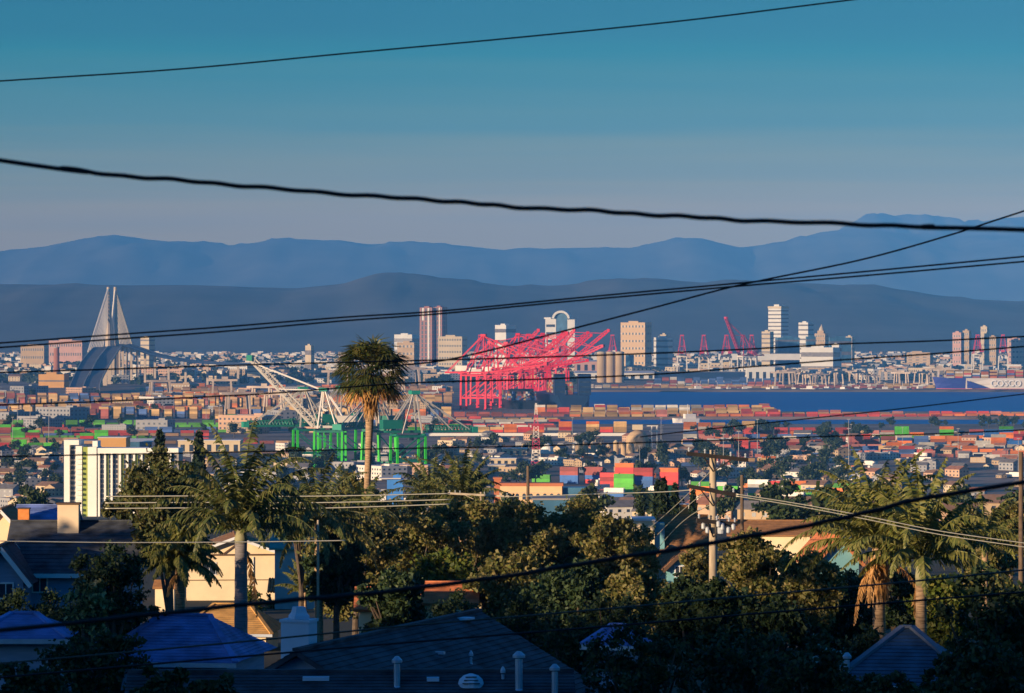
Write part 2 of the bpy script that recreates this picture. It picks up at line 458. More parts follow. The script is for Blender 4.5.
# tallest tower on the right
e, a, b, h = block('residential_tower', 'tallest pale high-rise on the right skyline with blue flank and flat crown', 769, 781, 789, 309, SY - 200, M_white, bands=16, rz=-42, plant=False)
MB().box((-a * .5, b * .5, h + 4), (a * 1.06, b * 1.04, 5)).build('crown', M_cream, e)
MB().box((-a * .5, b * .5, h + 8.7), (a * .4, b * .5, 4.4)).build('plant_room', M_white, e)
block('residential_tower', 'stepped cream annex tower at the left foot of the tallest high-rise', 762, 770, 774, 332, SY - 500, M_cream, bands=9, rz=-35)
block('office_tower', 'dark blue glass block in front of the tallest high-rise', 776, 778, 800, 338, SY - 600, M_teal, bands=6, rz=-80)
block('residential_tower', 'pale twin-stepped tower with rooftop cap, second from the tallest high-rise', 799, 808, 814, 323, SY, M_white, bands=10, rz=-38)
e, a, b, h = block('old_tower', 'tan tower with a small domed top on the right skyline', 815, 825, 829, 334, SY - 150, M_tan, bands=8, piers=4, rz=-28, plant=False)
MB().box((-a / 2, b / 2, h + 4), (a * .6, b * .6, 8)).build('upper_storey', M_tan, e)
MB().lathe((-a / 2, b / 2, h + 8), [(a * .24, 0), (a * .22, 4), (a * .14, 8), (a * .04, 12), (.3, 16)], 12).build('dome', M_cream, e)
block('office_tower', 'dark glass block left of the domed tan tower', 806, 807, 816, 337, SY - 500, M_teal, bands=5, rz=-75)
block('office_block', 'dark blue low block right of the domed tower', 829, 830, 852, 338, SY + 200, M_teal, bands=3, rz=-75)
block('hotel_block', 'long white low block under the domed tower', 802, 833, 842, 348, SY - 1200, M_white, bands=2, rz=-20)
block('hotel_block', 'small white block at the end of the long white low block', 832, 839, 842, 345, SY - 1100, M_white, bands=3, rz=-25)
block('office_block', 'small cream tower alone between domed tower and lamps', 846, 852, 855, 337, SY + 300, M_cream, bands=4, rz=-30)
for i, (x0, xs_, x1, top, w, lab) in enumerate((
        (953, 961, 965, 333, M_pink, 'pink tan tower at the left of the far right cluster'),
        (963, 969, 972, 331, M_tan, 'tan tower second in the far right cluster'),
        (981, 987, 990, 327, M_cream, 'cream tower between the two far right cranes'),
        (989, 996, 1000, 337, M_tan, 'low tan block between the far right cranes'),
        (1008, 1020, 1027, 339, M_pink, 'low pink block at the right frame edge of the skyline'),
        (906, 930, 934, 353, M_tan, 'low tan block above the white dock gantries'))):
    block('apartment_block', lab, x0, xs_, x1, top, SY - 300 + 60 * i, w, bands=6, piers=3, rz=-28)
block('apartment_block', 'narrow cream tower right of the cable-stayed bridge', 140, 149, 154, 338, SY - 600, M_cream, bands=7, rz=-30)
block('office_block', 'long peach block behind the bridge, left of its towers', 48, 82, 86, 341, SY + 500, M_pink, bands=3, piers=14, rz=-12)
block('office_block', 'long peach block at the far left, behind the brown chimney', 20, 44, 47, 346, SY + 200, M_tan, bands=3, piers=10, rz=-12)
block('warehouse', 'ochre cubic warehouse beside the brown chimney', 38, 64, 67, 375, 6600, M_gold, bands=1, rz=-10, band_frac=.12)
block('storage_tower', 'pale square tower by the tip of the raised white boom', 247, 260, 263, 365, 7300, M_cream, bands=4, rz=-15)
block('church_hall', 'pale hall with tall gable end left of the fan palm', 305, 311, 314, 346, SY - 900, M_cream, bands=2, rz=-35)
c = at(56.5, 372, 6700)
e = empty('chimney_stack', (c.x, 6700, GZ), 'brown brick smokestack above the ochre warehouse', 'chimney')
hz = at(56, 348, 6700).z - GZ
MB().lathe((0, 0, 0), [(6.2, 0), (4.6, hz)], 14).build('shaft', M_brick, e)
MB().lathe((0, 0, hz + .02), [(5.2, 0), (5.2, 2)], 14).build('rim', M_grey, e)

# --- cable-stayed bridge
def ribbon(q, path, wid, th):
    P = [Vector(p) for p in path]
    for i in range(len(P) - 1):
        d0 = (P[i + 1] - P[max(i - 1, 0)]); d1 = (P[min(i + 2, len(P) - 1)] - P[i])
        n0 = Vector((d0.y, -d0.x, 0)).normalized() * wid / 2; n1 = Vector((d1.y, -d1.x, 0)).normalized() * wid / 2
        a_, b_, c_, d_ = P[i] - n0, P[i] + n0, P[i + 1] + n1, P[i + 1] - n1
        dz = Vector((0, 0, -th))
        q.add([a_, b_, c_, d_, a_ + dz, b_ + dz, c_ + dz, d_ + dz], [(0, 1, 2, 3), (7, 6, 5, 4), (1, 5, 6, 2), (3, 7, 4, 0)] + ([(0, 4, 5, 1)] if i == 0 else []) + ([(2, 6, 7, 3)] if i == len(P) - 2 else []))
def offset_path(path, off, dz):
    P = [Vector(p) for p in path]; out = []
    for i, p in enumerate(P):
        d = P[min(i + 1, len(P) - 1)] - P[max(i - 1, 0)]
        n = Vector((d.y, -d.x, 0)).normalized(); out.append(p + n * off + Vector((0, 0, dz)))
    return out
def smooth_path(keys, n=24):
    k = np.array([tuple(p) for p in keys]); t = np.linspace(0, len(k) - 1, n); out = []
    for s in t:
        i = min(int(s), len(k) - 2); u = s - i
        p0, p1, p2, p3 = k[max(i - 1, 0)], k[i], k[i + 1], k[min(i + 2, len(k) - 1)]
        out.append(tuple(.5 * ((2 * p1) + (-p0 + p2) * u + (2 * p0 - 5 * p1 + 4 * p2 - p3) * u * u + (-p0 + 3 * p1 - 3 * p2 + p3) * u ** 3)))
    return out
br = empty('cable_stayed_bridge', tuple(at(112, 346, 7500).xy) + (GZ,), 'cable-stayed bridge with two pale spires and climbing roadway at the left', 'bridge')
inv = -Vector(br.location)
def loc_path(keys, n=24): return [tuple(Vector(p) + inv) for p in smooth_path(keys, n)]
left = loc_path([at(76, 394.5, 5950), at(79, 383, 6250), at(88, 363, 6750), at(98, 350, 7200), at(104, 345.5, 7600), at(108, 346, 8100)])
right = loc_path([at(92, 396, 5900), at(92, 384, 6200), at(101, 366, 6700), at(111, 351, 7150), at(116, 345.5, 7600), at(120, 347, 8100)])
spur = loc_path([at(119, 347, 7650), at(126, 344.5, 7500), at(138, 348, 7350), at(160, 355, 7150), at(200, 361.5, 7000), at(262, 364, 6900)])
for pth, wd in ((left, 24), (right, 24), (spur, 14)):
    q = MB(); ribbon(q, pth, wd, 3.0); q.build('roadway', W('worn_bridge_deck', (.15, .145, .15), rough=.9, var=.15, scale=.05), br)
    for s in (-1, 1):
        q = MB(); ribbon(q, offset_path(pth, s * (wd / 2 + .45), 1.3), .8, 4.6); q.build('side_barrier', M_conc if pth is not spur else M_navy, br)
    for k in range(3, len(pth) - 1, 2):
        x, y, z = pth[k]
        if z > 8: MB().box((x, y, (z - 3.2) / 2 - 1), (7 if wd > 20 else 4, 5, z - 3.2 + 2)).build('pier', M_conc, br)
for (px, top, Yd, side) in ((108.3, 287, 7450, -1), (115.2, 287, 7560, 1)):
    tp = at(px, top, Yd) + inv
    q = MB(); q.tube([(tp.x - side * 1.0, tp.y, -3), (tp.x, tp.y, 70), (tp.x, tp.y, tp.z)], [8, 6, 2.8], 8); tw = q.build('spire', M_conc, br)
    for i in range(9):
        z = tp.z - 3 - i * 6
        for k, s in ((0, 1), (1, -1)):
            reach = 1.0 - i / 10.5
            ex = tp.x + side * (3 + 19 * reach) if k == 0 else tp.x - side * 7 * reach
            q = MB(); q.tube([(tp.x, tp.y, z), (ex, tp.y + side * 150 * reach * (1 if k == 0 else -.3), 60 - 4 * reach)], 2.0 if i == 0 else 1.05, 5); q.build('stay_cable', M_stay, br)

# --- harbour cranes
def make_crane(name, label, body, frame, boomm, raise_deg, cat='crane', group=None, reach=62, legh=44, apex=84, gauge=30, wid=20, back=22, tip=None, leg=2.2, k_=1.0, beam=None):
    """Ship-to-shore crane: rails along local Y, boom over the water towards local +X."""
    e = empty(name, (0, 0, GZ), label, cat, group)
    g2, w2 = gauge / 2, wid / 2
    for sx in (-1, 1):
        for sy in (-1, 1):
            MB().bar((sx * g2, sy * w2, 0), (sx * g2, sy * w2 * .86, legh), leg).build('leg', body, e)
    q = MB()
    for sy in (-1, 1):
        q.bar((-g2, sy * w2 * .95, legh * .34), (g2, sy * w2 * .95, legh * .34), 2.0 * k_, 2.6 * k_)
        q.bar((-g2, sy * w2 * .95, legh * .34), (g2, sy * w2 * .88, legh * .95), 1.3 * k_)
        q.bar((-g2, sy * w2 * .87, legh), (g2, sy * w2 * .87, legh), 2.2 * k_, 2.6 * k_)
    for sx in (-1, 1):
        q.bar((sx * g2, -w2, 3), (sx * g2, w2, 3), 1.8 * k_, 2.4 * k_); q.bar((sx * g2, -w2 * .9, legh + 1), (sx * g2, w2 * .9, legh + 1), 2.2 * k_, 2.8 * k_)
    q.build('portal_frame', beam or body, e)
    for sx in (-1, 1):
        for sy in (-1, 1):
            MB().box((sx * g2, sy * w2, .2), (2.2, 7, 1.8)).build('bogie', body, e)
    q = MB()
    for sy in (-1, 1):
        q.bar((g2 - 2, sy * w2 * .8, legh + 2), (g2 - 5, sy * 2.5, apex), 1.6 * k_); q.bar((-g2 + 4, sy * w2 * .8, legh + 2), (g2 - 7, sy * 2.5, apex), 1.3 * k_)
        q.bar((g2 - 4, sy * w2 * .4, legh + (apex - legh) * .55), (-g2 + 12, sy * w2 * .42, legh + (apex - legh) * .5), .9)
    q.bar((g2 - 4, -w2 * .45, legh + (apex - legh) * .5), (g2 - 4, w2 * .45, legh + (apex - legh) * .5), 1.0)
    q.build('a_frame', frame, e)
    MB().box((g2 - 5.5, 0, apex + .7), (6, 7.5, 2.6)).build('apex_beam', tip or frame, e)
    q = MB()                                             # landside girder
    for sy in (-1, 1):
        q.bar((-g2 - back, sy * 3.2, legh + 3.2), (g2 + 1, sy * 3.2, legh + 3.2), 1.3 * k_, 2.6 * k_)
    for k in range(9):
        x = -g2 - back + k * (gauge + back) / 8
        q.bar((x, -3.2, legh + 3.2), (x, 3.2, legh + 3.2), .8)
    q.build('back_girder', boomm, e)
    MB().box((-g2 - 2, 0, legh + 8.2), (14, 8, 6)).build('machinery_house', boomm if boomm is not body else M_steel_white, e)
    t = R(raise_deg); ca, sa = math.cos(t), math.sin(t); px_, pz = g2 + 2, legh + 3.2
    def B(u, y, w): return (px_ + u * ca - w * sa, y, pz + u * sa + w * ca)
    q = MB()
    for sy in (-1, 1):
        q.bar(B(0, sy * 3.2, 0), B(reach, sy * 2.8, 0), 1.2 * k_, 2.4 * k_); q.bar(B(2, sy * 2.0, 4.2), B(reach * .96, sy * 1.8, 3.4), .7, .9)
        for k in range(14): q.bar(B(reach * k / 14, sy * 3.0, 0), B(reach * (k + .5) / 14, sy * 1.9, 4), .5); q.bar(B(reach * (k + .5) / 14, sy * 1.9, 4), B(reach * (k + 1) / 14, sy * 3.0, 0), .5)
    for k in range(12): q.bar(B(reach * k / 11, -3.0, 0), B(reach * k / 11, 3.0, 0), .8)
    q.build('boom', boomm, e)
    MB().box(B(reach + 1, 0, 1), (4, 8, 4)).build('boom_tip', tip or body, e)
    for sy in (-1, 1):
        MB().bar((g2 - 5, sy * 2, apex), B(reach * .55, sy * 2.4, 1), .7).build('forestay', frame, e)
        MB().bar((g2 - 5, sy * 2.2, apex), B(reach * .93, sy * 2.4, 1), .7).build('forestay', frame, e)
        MB().bar((g2 - 7, sy * 2, apex), (-g2 - back + 2, sy * 3, legh + 4), .7).build('backstay', frame, e)
    MB().box((g2 - 8, 0, legh - 1.4), (3.4, 3, 2.8)).build('cab', M_glass, e)
    return e

def place(e, px, Y, rz, s=1.0, z=GZ):
    p = at(px, 400, Y); e.location = (p.x, Y, z); e.rotation_euler = (0, 0, R(rz)); e.scale = (s, s, s)

def prefix_set(o, label): o['label'] = label; return o
SPOT_RED = [(484, 5080, 'half hidden behind the left front pair'), (516, 5330, 'half hidden in the middle of the red cluster'), (536, 5650, 'half hidden at the back of the red cluster'), (476, 4790, 'leftmost and nearest of the red cluster'), (489, 4900, 'second from the left front of the red cluster'),
            (500, 5020, 'third from the left in the red cluster'), (511, 5140, 'fourth from the left in the red cluster'), (521, 5260, 'fifth from the left in the red cluster'),
            (531, 5390, 'sixth from the left in the red cluster'), (540, 5520, 'third from the back in the red cluster'), (549, 5660, 'second from the back of the red cluster'),
            (557, 5800, 'farthest back in the red cluster')]
M_steel_rose = W('sun_faded_crimson_steel', (.78, .035, .075), rough=.55, var=.15, scale=.1)
RED = []
for ang, bm, ap in ((8, M_steel_red, 86), (40, M_steel_red, 90), (24, M_steel_rose, 82), (50, M_steel_rose, 88)):
    RED.append(make_crane('ship_crane', 'x', bm, bm, bm, ang, group='crimson harbour cranes', apex=ap, legh=40, wid=24, reach=66 + ang * .2, k_=.72))
used_red = set()
PICK = (0, 2, 1, 0, 3, 2, 1, 0, 3, 1, 2, 1)
for i, (px, Y, lab) in enumerate(SPOT_RED):
    k = PICK[i]; raised = k in (1, 3); src = RED[k]; first = k not in used_red; used_red.add(k)
    o = src if first else copy_tree(src)
    place(o, px, Y, -10 + (i * 7 % 5) * 6 - 12, .94 + (i * 5 % 4) * .035)
    o['label'] = 'crimson crane, ' + ('raised' if raised else 'level') + ' boom, ' + lab

M_boom_grey = W('pale_grey_boom_paint', (.50, .46, .40), rough=.5, var=.1, scale=.1)
gr = make_crane('ship_crane', 'x', M_steel_green, M_steel_white, M_boom_grey, 46, group='green harbour cranes', legh=25, apex=54, gauge=20, wid=16, reach=66, back=6, leg=1.5, k_=.6, beam=M_green_shade, tip=M_steel_teal)
gl = make_crane('ship_crane', 'x', M_steel_green, M_boom_grey, M_green_shade, 0, group='green harbour cranes', legh=25, apex=54, gauge=20, wid=16, reach=34, back=6, leg=1.5, k_=.6, beam=M_green_shade, tip=M_steel_teal)
place(gr, 330, 2790, 172); gr['label'] = 'green crane whose long white boom is raised to the upper left'
for i, (px, Y, rz, lab) in enumerate(((309, 2830, 196, 'green crane at the far left of its row, below the raised white boom'),
                                      (347, 2900, 205, 'green crane with white A-frame just left of the fan palm trunk'),
                                      (379, 2780, 235, 'green crane with white A-frame just right of the fan palm trunk'),
                                      (408, 2660, 20, 'rightmost green crane, nearest the blue shed'))):
    o = gl if i == 0 else copy_tree(gl)
    place(o, px, Y, rz); o['label'] = lab

pk = make_crane('ship_crane', 'x', M_steel_white, M_steel_pink, M_steel_white, 4, group='far red and white cranes', apex=86, legh=46, tip=M_steel_pink)
pr = make_crane('ship_crane', 'x', M_steel_white, M_steel_pink, M_steel_pink, 66, group='far red and white cranes', reach=76, apex=86, legh=46, tip=M_steel_pink)
place(pr, 747, 7450, -150); pr['label'] = 'far red and white crane with its red boom raised steeply'
FARC = [(682, 7500, 'leftmost of the three alike right of the stepped block'), (704, 7500, 'middle of the three alike right of the stepped block'),
        (726, 7500, 'left neighbour of the steeply raised boom'), (752, 7560, 'right neighbour of the steeply raised boom'), (480, 7700, 'above the left of the crimson cluster'), (533, 7800, 'just left of the arched tower'),
        (613, 7700, 'in front of the square tan office block'), (977, 8000, 'left one of the far right pair'), (1003, 8000, 'right one of the far right pair')]
for i, (px, Y, lab) in enumerate(FARC):
    o = pk if i == 0 else copy_tree(pk)
    place(o, px, Y, -90 + rnd.uniform(-8, 8)); o['label'] = 'far red-topped white crane, ' + lab

# white rail-mounted gantries along the far quay
M_gantry = W('weathered_cream_steel', (.60, .47, .36), rough=.6, var=.2, scale=.05)
def gantry():
    e = empty('yard_gantry', (0, 0, GZ), 'x', 'gantry crane')
    for sx in (-1, 1):
        q = MB()
        for sy in (-1, 1): q.bar((sx * 14, sy * 7, 0), (sx * 12.5, sy * 5, 24), 2.4)
        q.bar((sx * 13.6, -6.5, 5), (sx * 13.6, 6.5, 5), 1.6); q.build('leg_frame', M_gantry, e)
    q = MB(); q.bar((-22, -3.5, 25.5), (22, -3.5, 25.5), 1.8, 3); q.bar((-22, 3.5, 25.5), (22, 3.5, 25.5), 1.8, 3)
    for sx in (-1, 1): q.bar((sx * 21, -3.5, 25.5), (sx * 21, 3.5, 25.5), 1.4)
    q.build('girder', M_gantry, e)
    MB().box((4, 0, 28.9), (9, 6, 3.5)).build('trolley', M_gantry, e)
    return e
g0 = gantry()
for i in range(17):
    px = 783 + i * 10.2 + rnd.uniform(-6, 6); Y = 6900 + rnd.uniform(-90, 200)
    o = g0 if i == 0 else copy_tree(g0)
    place(o, px, Y, rnd.choice((0, 25, 80, -30, 50)), rnd.uniform(.62, 1.15))
    tag(o, 'white yard gantry in the long row on the far quay, left of the ship', 'gantry crane', 'white gantries on the far quay')
for i, (px, Y, s) in enumerate(((238, 4500, .95), (262, 5100, .9), (338, 6300, 1.2), (408, 6500, 1.3), (274, 4700, .8), (222, 5600, 1.0), (160, 5500, 1.0), (395, 5900, 1.0))):
    o = copy_tree(g0); place(o, px, Y, (20, -15, 5)[i % 3], s)
    tag(o, 'white gantry frame standing in the container yards left of the crimson cranes', 'gantry crane', 'white gantries in the left yards')

# --- silos, sheds
c = at(597, 377, 7250)
for i in range(3):
    p = at(601.5 + 9.0 * i, 377, 7250)
    e = empty('storage_silo', (p.x, 7250, GZ), f'{("left", "middle", "right")[i]} of three joined tan silos right of the crimson cranes', 'silo', 'three tan silos')
    hz = at(600, 353, 7250).z - GZ
    MB().lathe((0, 0, 0), [(8.6, 0), (8.6, hz)], 18).build('shell', M_tan, e, smooth=False)
    MB().lathe((0, 0, hz + .02), [(8.9, 0), (8.9, 1.5), (5, 3)], 18).build('cap', M_cream, e)
def shed(name, label, px0, px1, py0, py1, Y, wall, roof, deep=40, gable=0.0, rz=0.0, cat='warehouse', group=None, doors=0, z0=None):
    m = px_m(Y); w_ = (px1 - px0) * m; zb = z0 if z0 is not None else max(GZ, at(0, py1, Y).z); hgt = max(3, at(0, py0, Y).z - zb)
    cxm = (px0 + px1) / 2; p = at(cxm, py1, Y)
    e = empty(name, (p.x, Y, zb), label, cat, group, R(rz))
    MB().box((0, deep / 2, (hgt - gable) / 2), (w_, deep, hgt - gable)).build('wall', wall, e)
    q = MB(); hb = hgt - gable
    if gable > 0:
        o_ = .6
        q.add([(-w_ / 2 - o_, -o_, hb), (w_ / 2 + o_, -o_, hb), (w_ / 2 + o_, deep + o_, hb), (-w_ / 2 - o_, deep + o_, hb), (-w_ / 2 - o_, deep / 2, hgt), (w_ / 2 + o_, deep / 2, hgt)],
              [(0, 1, 5, 4), (2, 3, 4, 5), (0, 4, 3), (1, 2, 5), (3, 2, 1, 0)])
    else:
        q.box((0, deep / 2, hb + .3), (w_ + .8, deep + .8, .6))
    q.build('roof', roof, e)
    for k in range(doors):
        MB().box((-w_ / 2 + w_ * (k + .5) / doors, -.08, hb * .36), (w_ / doors * .45, .3, hb * .62)).build('loading_door', M_glass, e)
    return e
M_roofw = W('pale_metal_roof', (.62, .58, .54), rough=.6, var=.1, scale=.02)
M_roofg = W('grey_flat_roof', (.30, .27, .25), rough=.9, var=.15, scale=.02)
M_redroof = W('rust_red_roof', (.50, .16, .07), rough=.8, var=.15, scale=.05)
shed('warehouse', 'long pale warehouse at the foot of the three tan silos', 575, 655, 371, 379, 7650, M_white, M_roofw, 60, 4, doors=9)
shed('warehouse', 'pink shed behind the raised crimson booms', 575, 597, 360, 371, 8000, M_pink, M_roofw, 50, 3, doors=3)
shed('warehouse', 'dark block beside the silos with pale roof', 626, 634, 355, 377, 7950, M_teal, M_roofw, 30)
shed('warehouse', 'cream shed with stacked decks under the far cranes', 747, 775, 367, 382, 7100, M_white, M_roofw, 40, doors=4)
shed('warehouse', 'gold cargo shed glimpsed under the crimson cranes', 517, 535, 371, 384, 6100, W('gold_wall', (.85, .55, .22), var=.08), M_roofw, 40, 2)
shed('warehouse', 'long dark pier shed under the left far cranes', 655, 745, 372, 384, 7300, M_navy, M_roofg, 40)
shed('warehouse', 'white low terminal roof left of the tallest tower', 720, 800, 354, 360, 8600, M_white, M_roofw, 70)

# --- the ships
def hull_mesh(mats, Lh, Bm, H, split=None):
    """Hull along local X, bow at -X."""
    st = [(-Lh / 2, .02, 1.10), (-Lh / 2 + Lh * .03, .30, 1.06), (-Lh / 2 + Lh * .08, .68, 1.02), (-Lh / 2 + Lh * .16, .94, 1), (-Lh * .2, 1, 1), (0, 1, 1), (Lh * .3, 1, 1), (Lh * .42, .98, 1), (Lh / 2, .86, 1)]
    q = MB(); n = len(st)
    lv = [0, .18, .55, 1.0]
    for (x, w_, hm) in st:
        for s in (-1, 1):
            for l in lv:
                flare = .55 + .45 * l if w_ < .95 else .94 + .06 * l
                rake = (1 - l) * Lh * .022 if x < -Lh * .4 else 0
                q.v.append((x + rake, s * Bm / 2 * w_ * flare, H * hm * l))
    k = len(lv)
    for i in range(n - 1):
        for j in range(k - 1):
            a = i * 2 * k + j; b_ = (i + 1) * 2 * k + j
            mi = 0 if j == 0 else 1
            if split and j > 0: mi = 1 if i < split else 2
            q.f.append((a, b_, b_ + 1, a + 1)); q.m.append(mi)
            a += k; b_ += k
            q.f.append((a + 1, b_ + 1, b_, a)); q.m.append(mi)
        t0, t1 = i * 2 * k + k - 1, (i + 1) * 2 * k + k - 1
        q.f.append((t0, t1, t1 + k, t0 + k)); q.m.append(1)
    e0 = (n - 1) * 2 * k
    q.f.append(tuple([e0 + j for j in range(k)] + [e0 + k + j for j in range(k)][::-1])); q.m.append(1)
    return q
M_boot = W('red_boot_paint', (.62, .10, .12), rough=.6, var=.1, scale=.05)
M_hullw = W('pale_hull_paint', (.74, .68, .64), rough=.5, var=.05, scale=.03)
M_hullb = W('blue_hull_paint', (.03, .05, .30), rough=.5, var=.1, scale=.03)
CONT = []                      # every container of the far yards: (pos, rz, colour index)
def stacks_on(o_loc, rz, xs_, ys_, zb, hmax, pal):
    ca, sa = math.cos(rz), math.sin(rz)
    for x in xs_:
        for y in ys_:
            for k in range(hmax if rnd.random() < .8 else hmax - 1):
                CONT.append(((o_loc[0] + x * ca - y * sa, o_loc[1] + x * sa + y * ca, o_loc[2] + zb + 2.62 * k + 1.3), rz, rnd.choice(pal)))
# big ship on the right, bow to the left
Yb = 6440; m = px_m(Yb); xb = at(934, 390, Yb).x; Ls, Hs = 330.0, 21.0
sh = empty('container_ship', (xb + Ls / 2, Yb + 24, 0), 'huge container ship with blue bow and pale lettered hull on the right', 'ship')
q = hull_mesh(None, Ls, 46, Hs, split=3)
# diagonal blue-to-pale boundary on the bow: re-mesh the near side as its own paint plate
q.build('hull', [M_boot, M_hullb, M_hullw], sh)
P = []
x0 = -Ls / 2
near = -23.25
q = MB(); q.add([(x0 + Ls * .165, near, 4.4), (x0 + Ls * .165 + 36, near, 4.4), (x0 + Ls * .165, near, 17.0)], [(0, 1, 2)])
q.v = [(a, b_, c_) for a, b_, c_ in q.v]; q.add([(x0 + Ls * .165, near + .2, 4.4), (x0 + Ls * .165 + 36, near + .2, 4.4), (x0 + Ls * .165, near + .2, 17.0)], [(2, 1, 0)])
q.f += [(0, 3, 4, 1), (1, 4, 5, 2), (2, 5, 3, 0)]; q.m += [0, 0, 0]
q.build('bow_stripe', M_hullb, sh)
def text_mesh(name, s, size, matl, parent, loc, rot, depth=.1, align='CENTER', bold=.0):
    cu = bpy.data.curves.new(name, 'FONT'); cu.body = s; cu.size = size; cu.extrude = depth; cu.align_x = align; cu.offset = bold
    o = bpy.data.objects.new(name + '_tmp', cu); COL.objects.link(o)
    bpy.context.view_layer.update()
    me = bpy.data.meshes.new_from_object(o.evaluated_get(bpy.context.evaluated_depsgraph_get()))
    COL.objects.unlink(o); bpy.data.objects.remove(o)
    me.materials.clear(); me.materials.append(matl)
    t_ = link(name, me, parent, loc); t_.rotation_euler = rot
    return t_
M_letter = W('white_lettering', (.95, .95, .93), rough=.4, var=.0)
M_lettershade = W('grey_lettering_outline', (.30, .30, .36), rough=.6, var=.0)
lx = at(1006, 382, Yb).x - sh.location.x
text_mesh('lettering_outline', 'COSCO', 14.5, M_lettershade, sh, (lx + .5, near - .25, 7.2), (R(90), 0, 0), .08, bold=.30)
text_mesh('lettering', 'COSCO', 14.5, M_letter, sh, (lx, near - .45, 7.6), (R(90), 0, 0), .08, bold=.05)
MB().box((Ls * .22, 0, Hs + 14), (14, 42, 28)).build('bridge_house', M_steel_white, sh)
MB().box((x0 + 14, 0, Hs + 3.6), (4, 14, 3)).build('breakwater', M_hullb, sh)
q = MB(); q.bar((x0 + 9, 0, Hs + 2), (x0 + 9, 0, Hs + 14), 1.0); q.build('foremast', M_steel_white, sh)
stacks_on((sh.location.x, sh.location.y, 0), 0, [x0 + 27 + 14.2 * k for k in range(14)], [-20 + 2.6 * j for j in range(4)], Hs + .3, 5, [0, 1, 2, 2, 5, 6, 4])
# navy ships moored behind the crimson cranes, sterns towards us
def stern_ship(label, px, Y, rz, Lh, Bm, H, hullm, house):
    p = at(px, 400, Y)
    e = empty('container_ship', (p.x, Y, 0), label, 'ship', None, R(rz))
    hull_mesh(None, Lh, Bm, H).build('hull', [M_boot, hullm], e)
    for (x, w_, h_, yy) in house:
        hq = MB().box((x, yy, H + h_ / 2), (16, w_, h_)).build('bridge_house', hullm, e)
        for k in range(max(1, int(h_ / 6))): MB().box((8.1 + x - 0.0, yy, H + 4 + 6 * k), (.3, w_ * .8, 1.6)).build('window_band', M_glass, e)
    return e
e = stern_ship('dark navy container ship moored stern-on right of the crimson cranes', 560, 4960, -84, 290, 46, 20, M_navy, [(128, 13, 26, -16), (128, 15, 26, 15)])
stacks_on((e.location.x, e.location.y, 0), R(-84), [-100 + 14 * k for k in range(15)], [-4 + 2.6 * j for j in range(4)], 20.3, 6, [1, 2, 5, 0, 6])
e = stern_ship('black container ship moored in the shade below the crimson cranes', 516, 4935, -84, 250, 40, 13, W('black_hull_paint', (.014, .018, .03), rough=.5), [(60, 30, 14, 0)])
stacks_on((e.location.x, e.location.y, 0), R(-84), [-80 + 14 * k for k in range(12)], [-16 + 2.6 * j for j in range(13)], 13.3, 4, [4, 4, 6, 5, 2])
# small craft by the far shore
def boat(hullm):
    e = empty('small_boat', (0, 0, 0), 'x', 'boat')
    hull_mesh(None, 16, 5, 2.4).build('hull', [hullm, hullm], e)
    MB().box((2, 0, 3.6), (6, 3.6, 2.4)).build('cabin', M_steel_white, e)
    MB().bar((1, 0, 4.8), (1, 0, 10), .3).build('mast', M_steel_white, e)
    return e
bw, brd = boat(M_steel_white), boat(M_steel_red)
for i in range(15):
    px = 700 + i * 15.5 + rnd.uniform(-5, 5); red = i in (4, 10, 14)
    src = brd if red else bw
    o = src if i in (0, 4) else copy_tree(src)
    p = at(px, 390, 6440 + rnd.uniform(-30, 40)); o.location = (p.x, p.y, 0); o.rotation_euler = (0, 0, rnd.uniform(-.5, .5)); s = rnd.uniform(.9, 1.7); o.scale = (s, s, s)
    tag(o, 'small red-hulled boat moored along the far shore of the channel' if red else 'small white boat moored along the far shore of the channel', 'boat', 'red boats by the far shore' if red else 'white boats by the far shore')
p = at(686, 421, 4230); o = copy_tree(bw); o.location = (p.x, p.y, 0); tag(o, 'lone white workboat in the narrow nearer channel', 'boat'); o.scale = (2, 2, 2); o['group'] = ''
del o['group']
# ---------------------------------------------------------------- far town, container yards, middle distance
PAL = [('orange', (.78, .20, .035)), ('red', (.62, .045, .04)), ('tan', (.66, .42, .17)), ('green', (.09, .46, .03)), ('blue', (.035, .14, .42)), ('white', (.78, .74, .66)), ('maroon', (.34, .07, .06)), ('pink', (.60, .20, .16)), ('brown', (.42, .25, .13))]
def vary(m, source, lo, hi):
    """Each container a little lighter or duller than the next."""
    t = m.node_tree; b = t.nodes['Principled BSDF']; src = b.inputs['Base Color'].links[0].from_socket
    g = t.nodes.new('ShaderNodeObjectInfo' if source == 'object' else 'ShaderNodeNewGeometry')
    mr_ = t.nodes.new('ShaderNodeMapRange'); mr_.inputs[3].default_value = lo; mr_.inputs[4].default_value = hi
    sc2 = t.nodes.new('ShaderNodeVectorMath'); sc2.operation = 'SCALE'
    t.links.new(g.outputs['Random' if source == 'object' else 'Random Per Island'], mr_.inputs[0])
    t.links.new(src, sc2.inputs[0]); t.links.new(mr_.outputs[0], sc2.inputs['Scale']); t.links.new(sc2.outputs[0], b.inputs['Base Color'])
    return m
M_cont = [vary(mat('container_' + n, c, .6, .12, .4), 'object', .42, 1.15) for n, c in PAL]
M_cont_far = [vary(mat('dusty_container_' + n, tuple(1.0 * (.78 * v + .22 * k) for v, k in zip(c, (.20, .14, .10))), .75, .15, .1), 'island', .35, 1.15) for n, c in PAL]

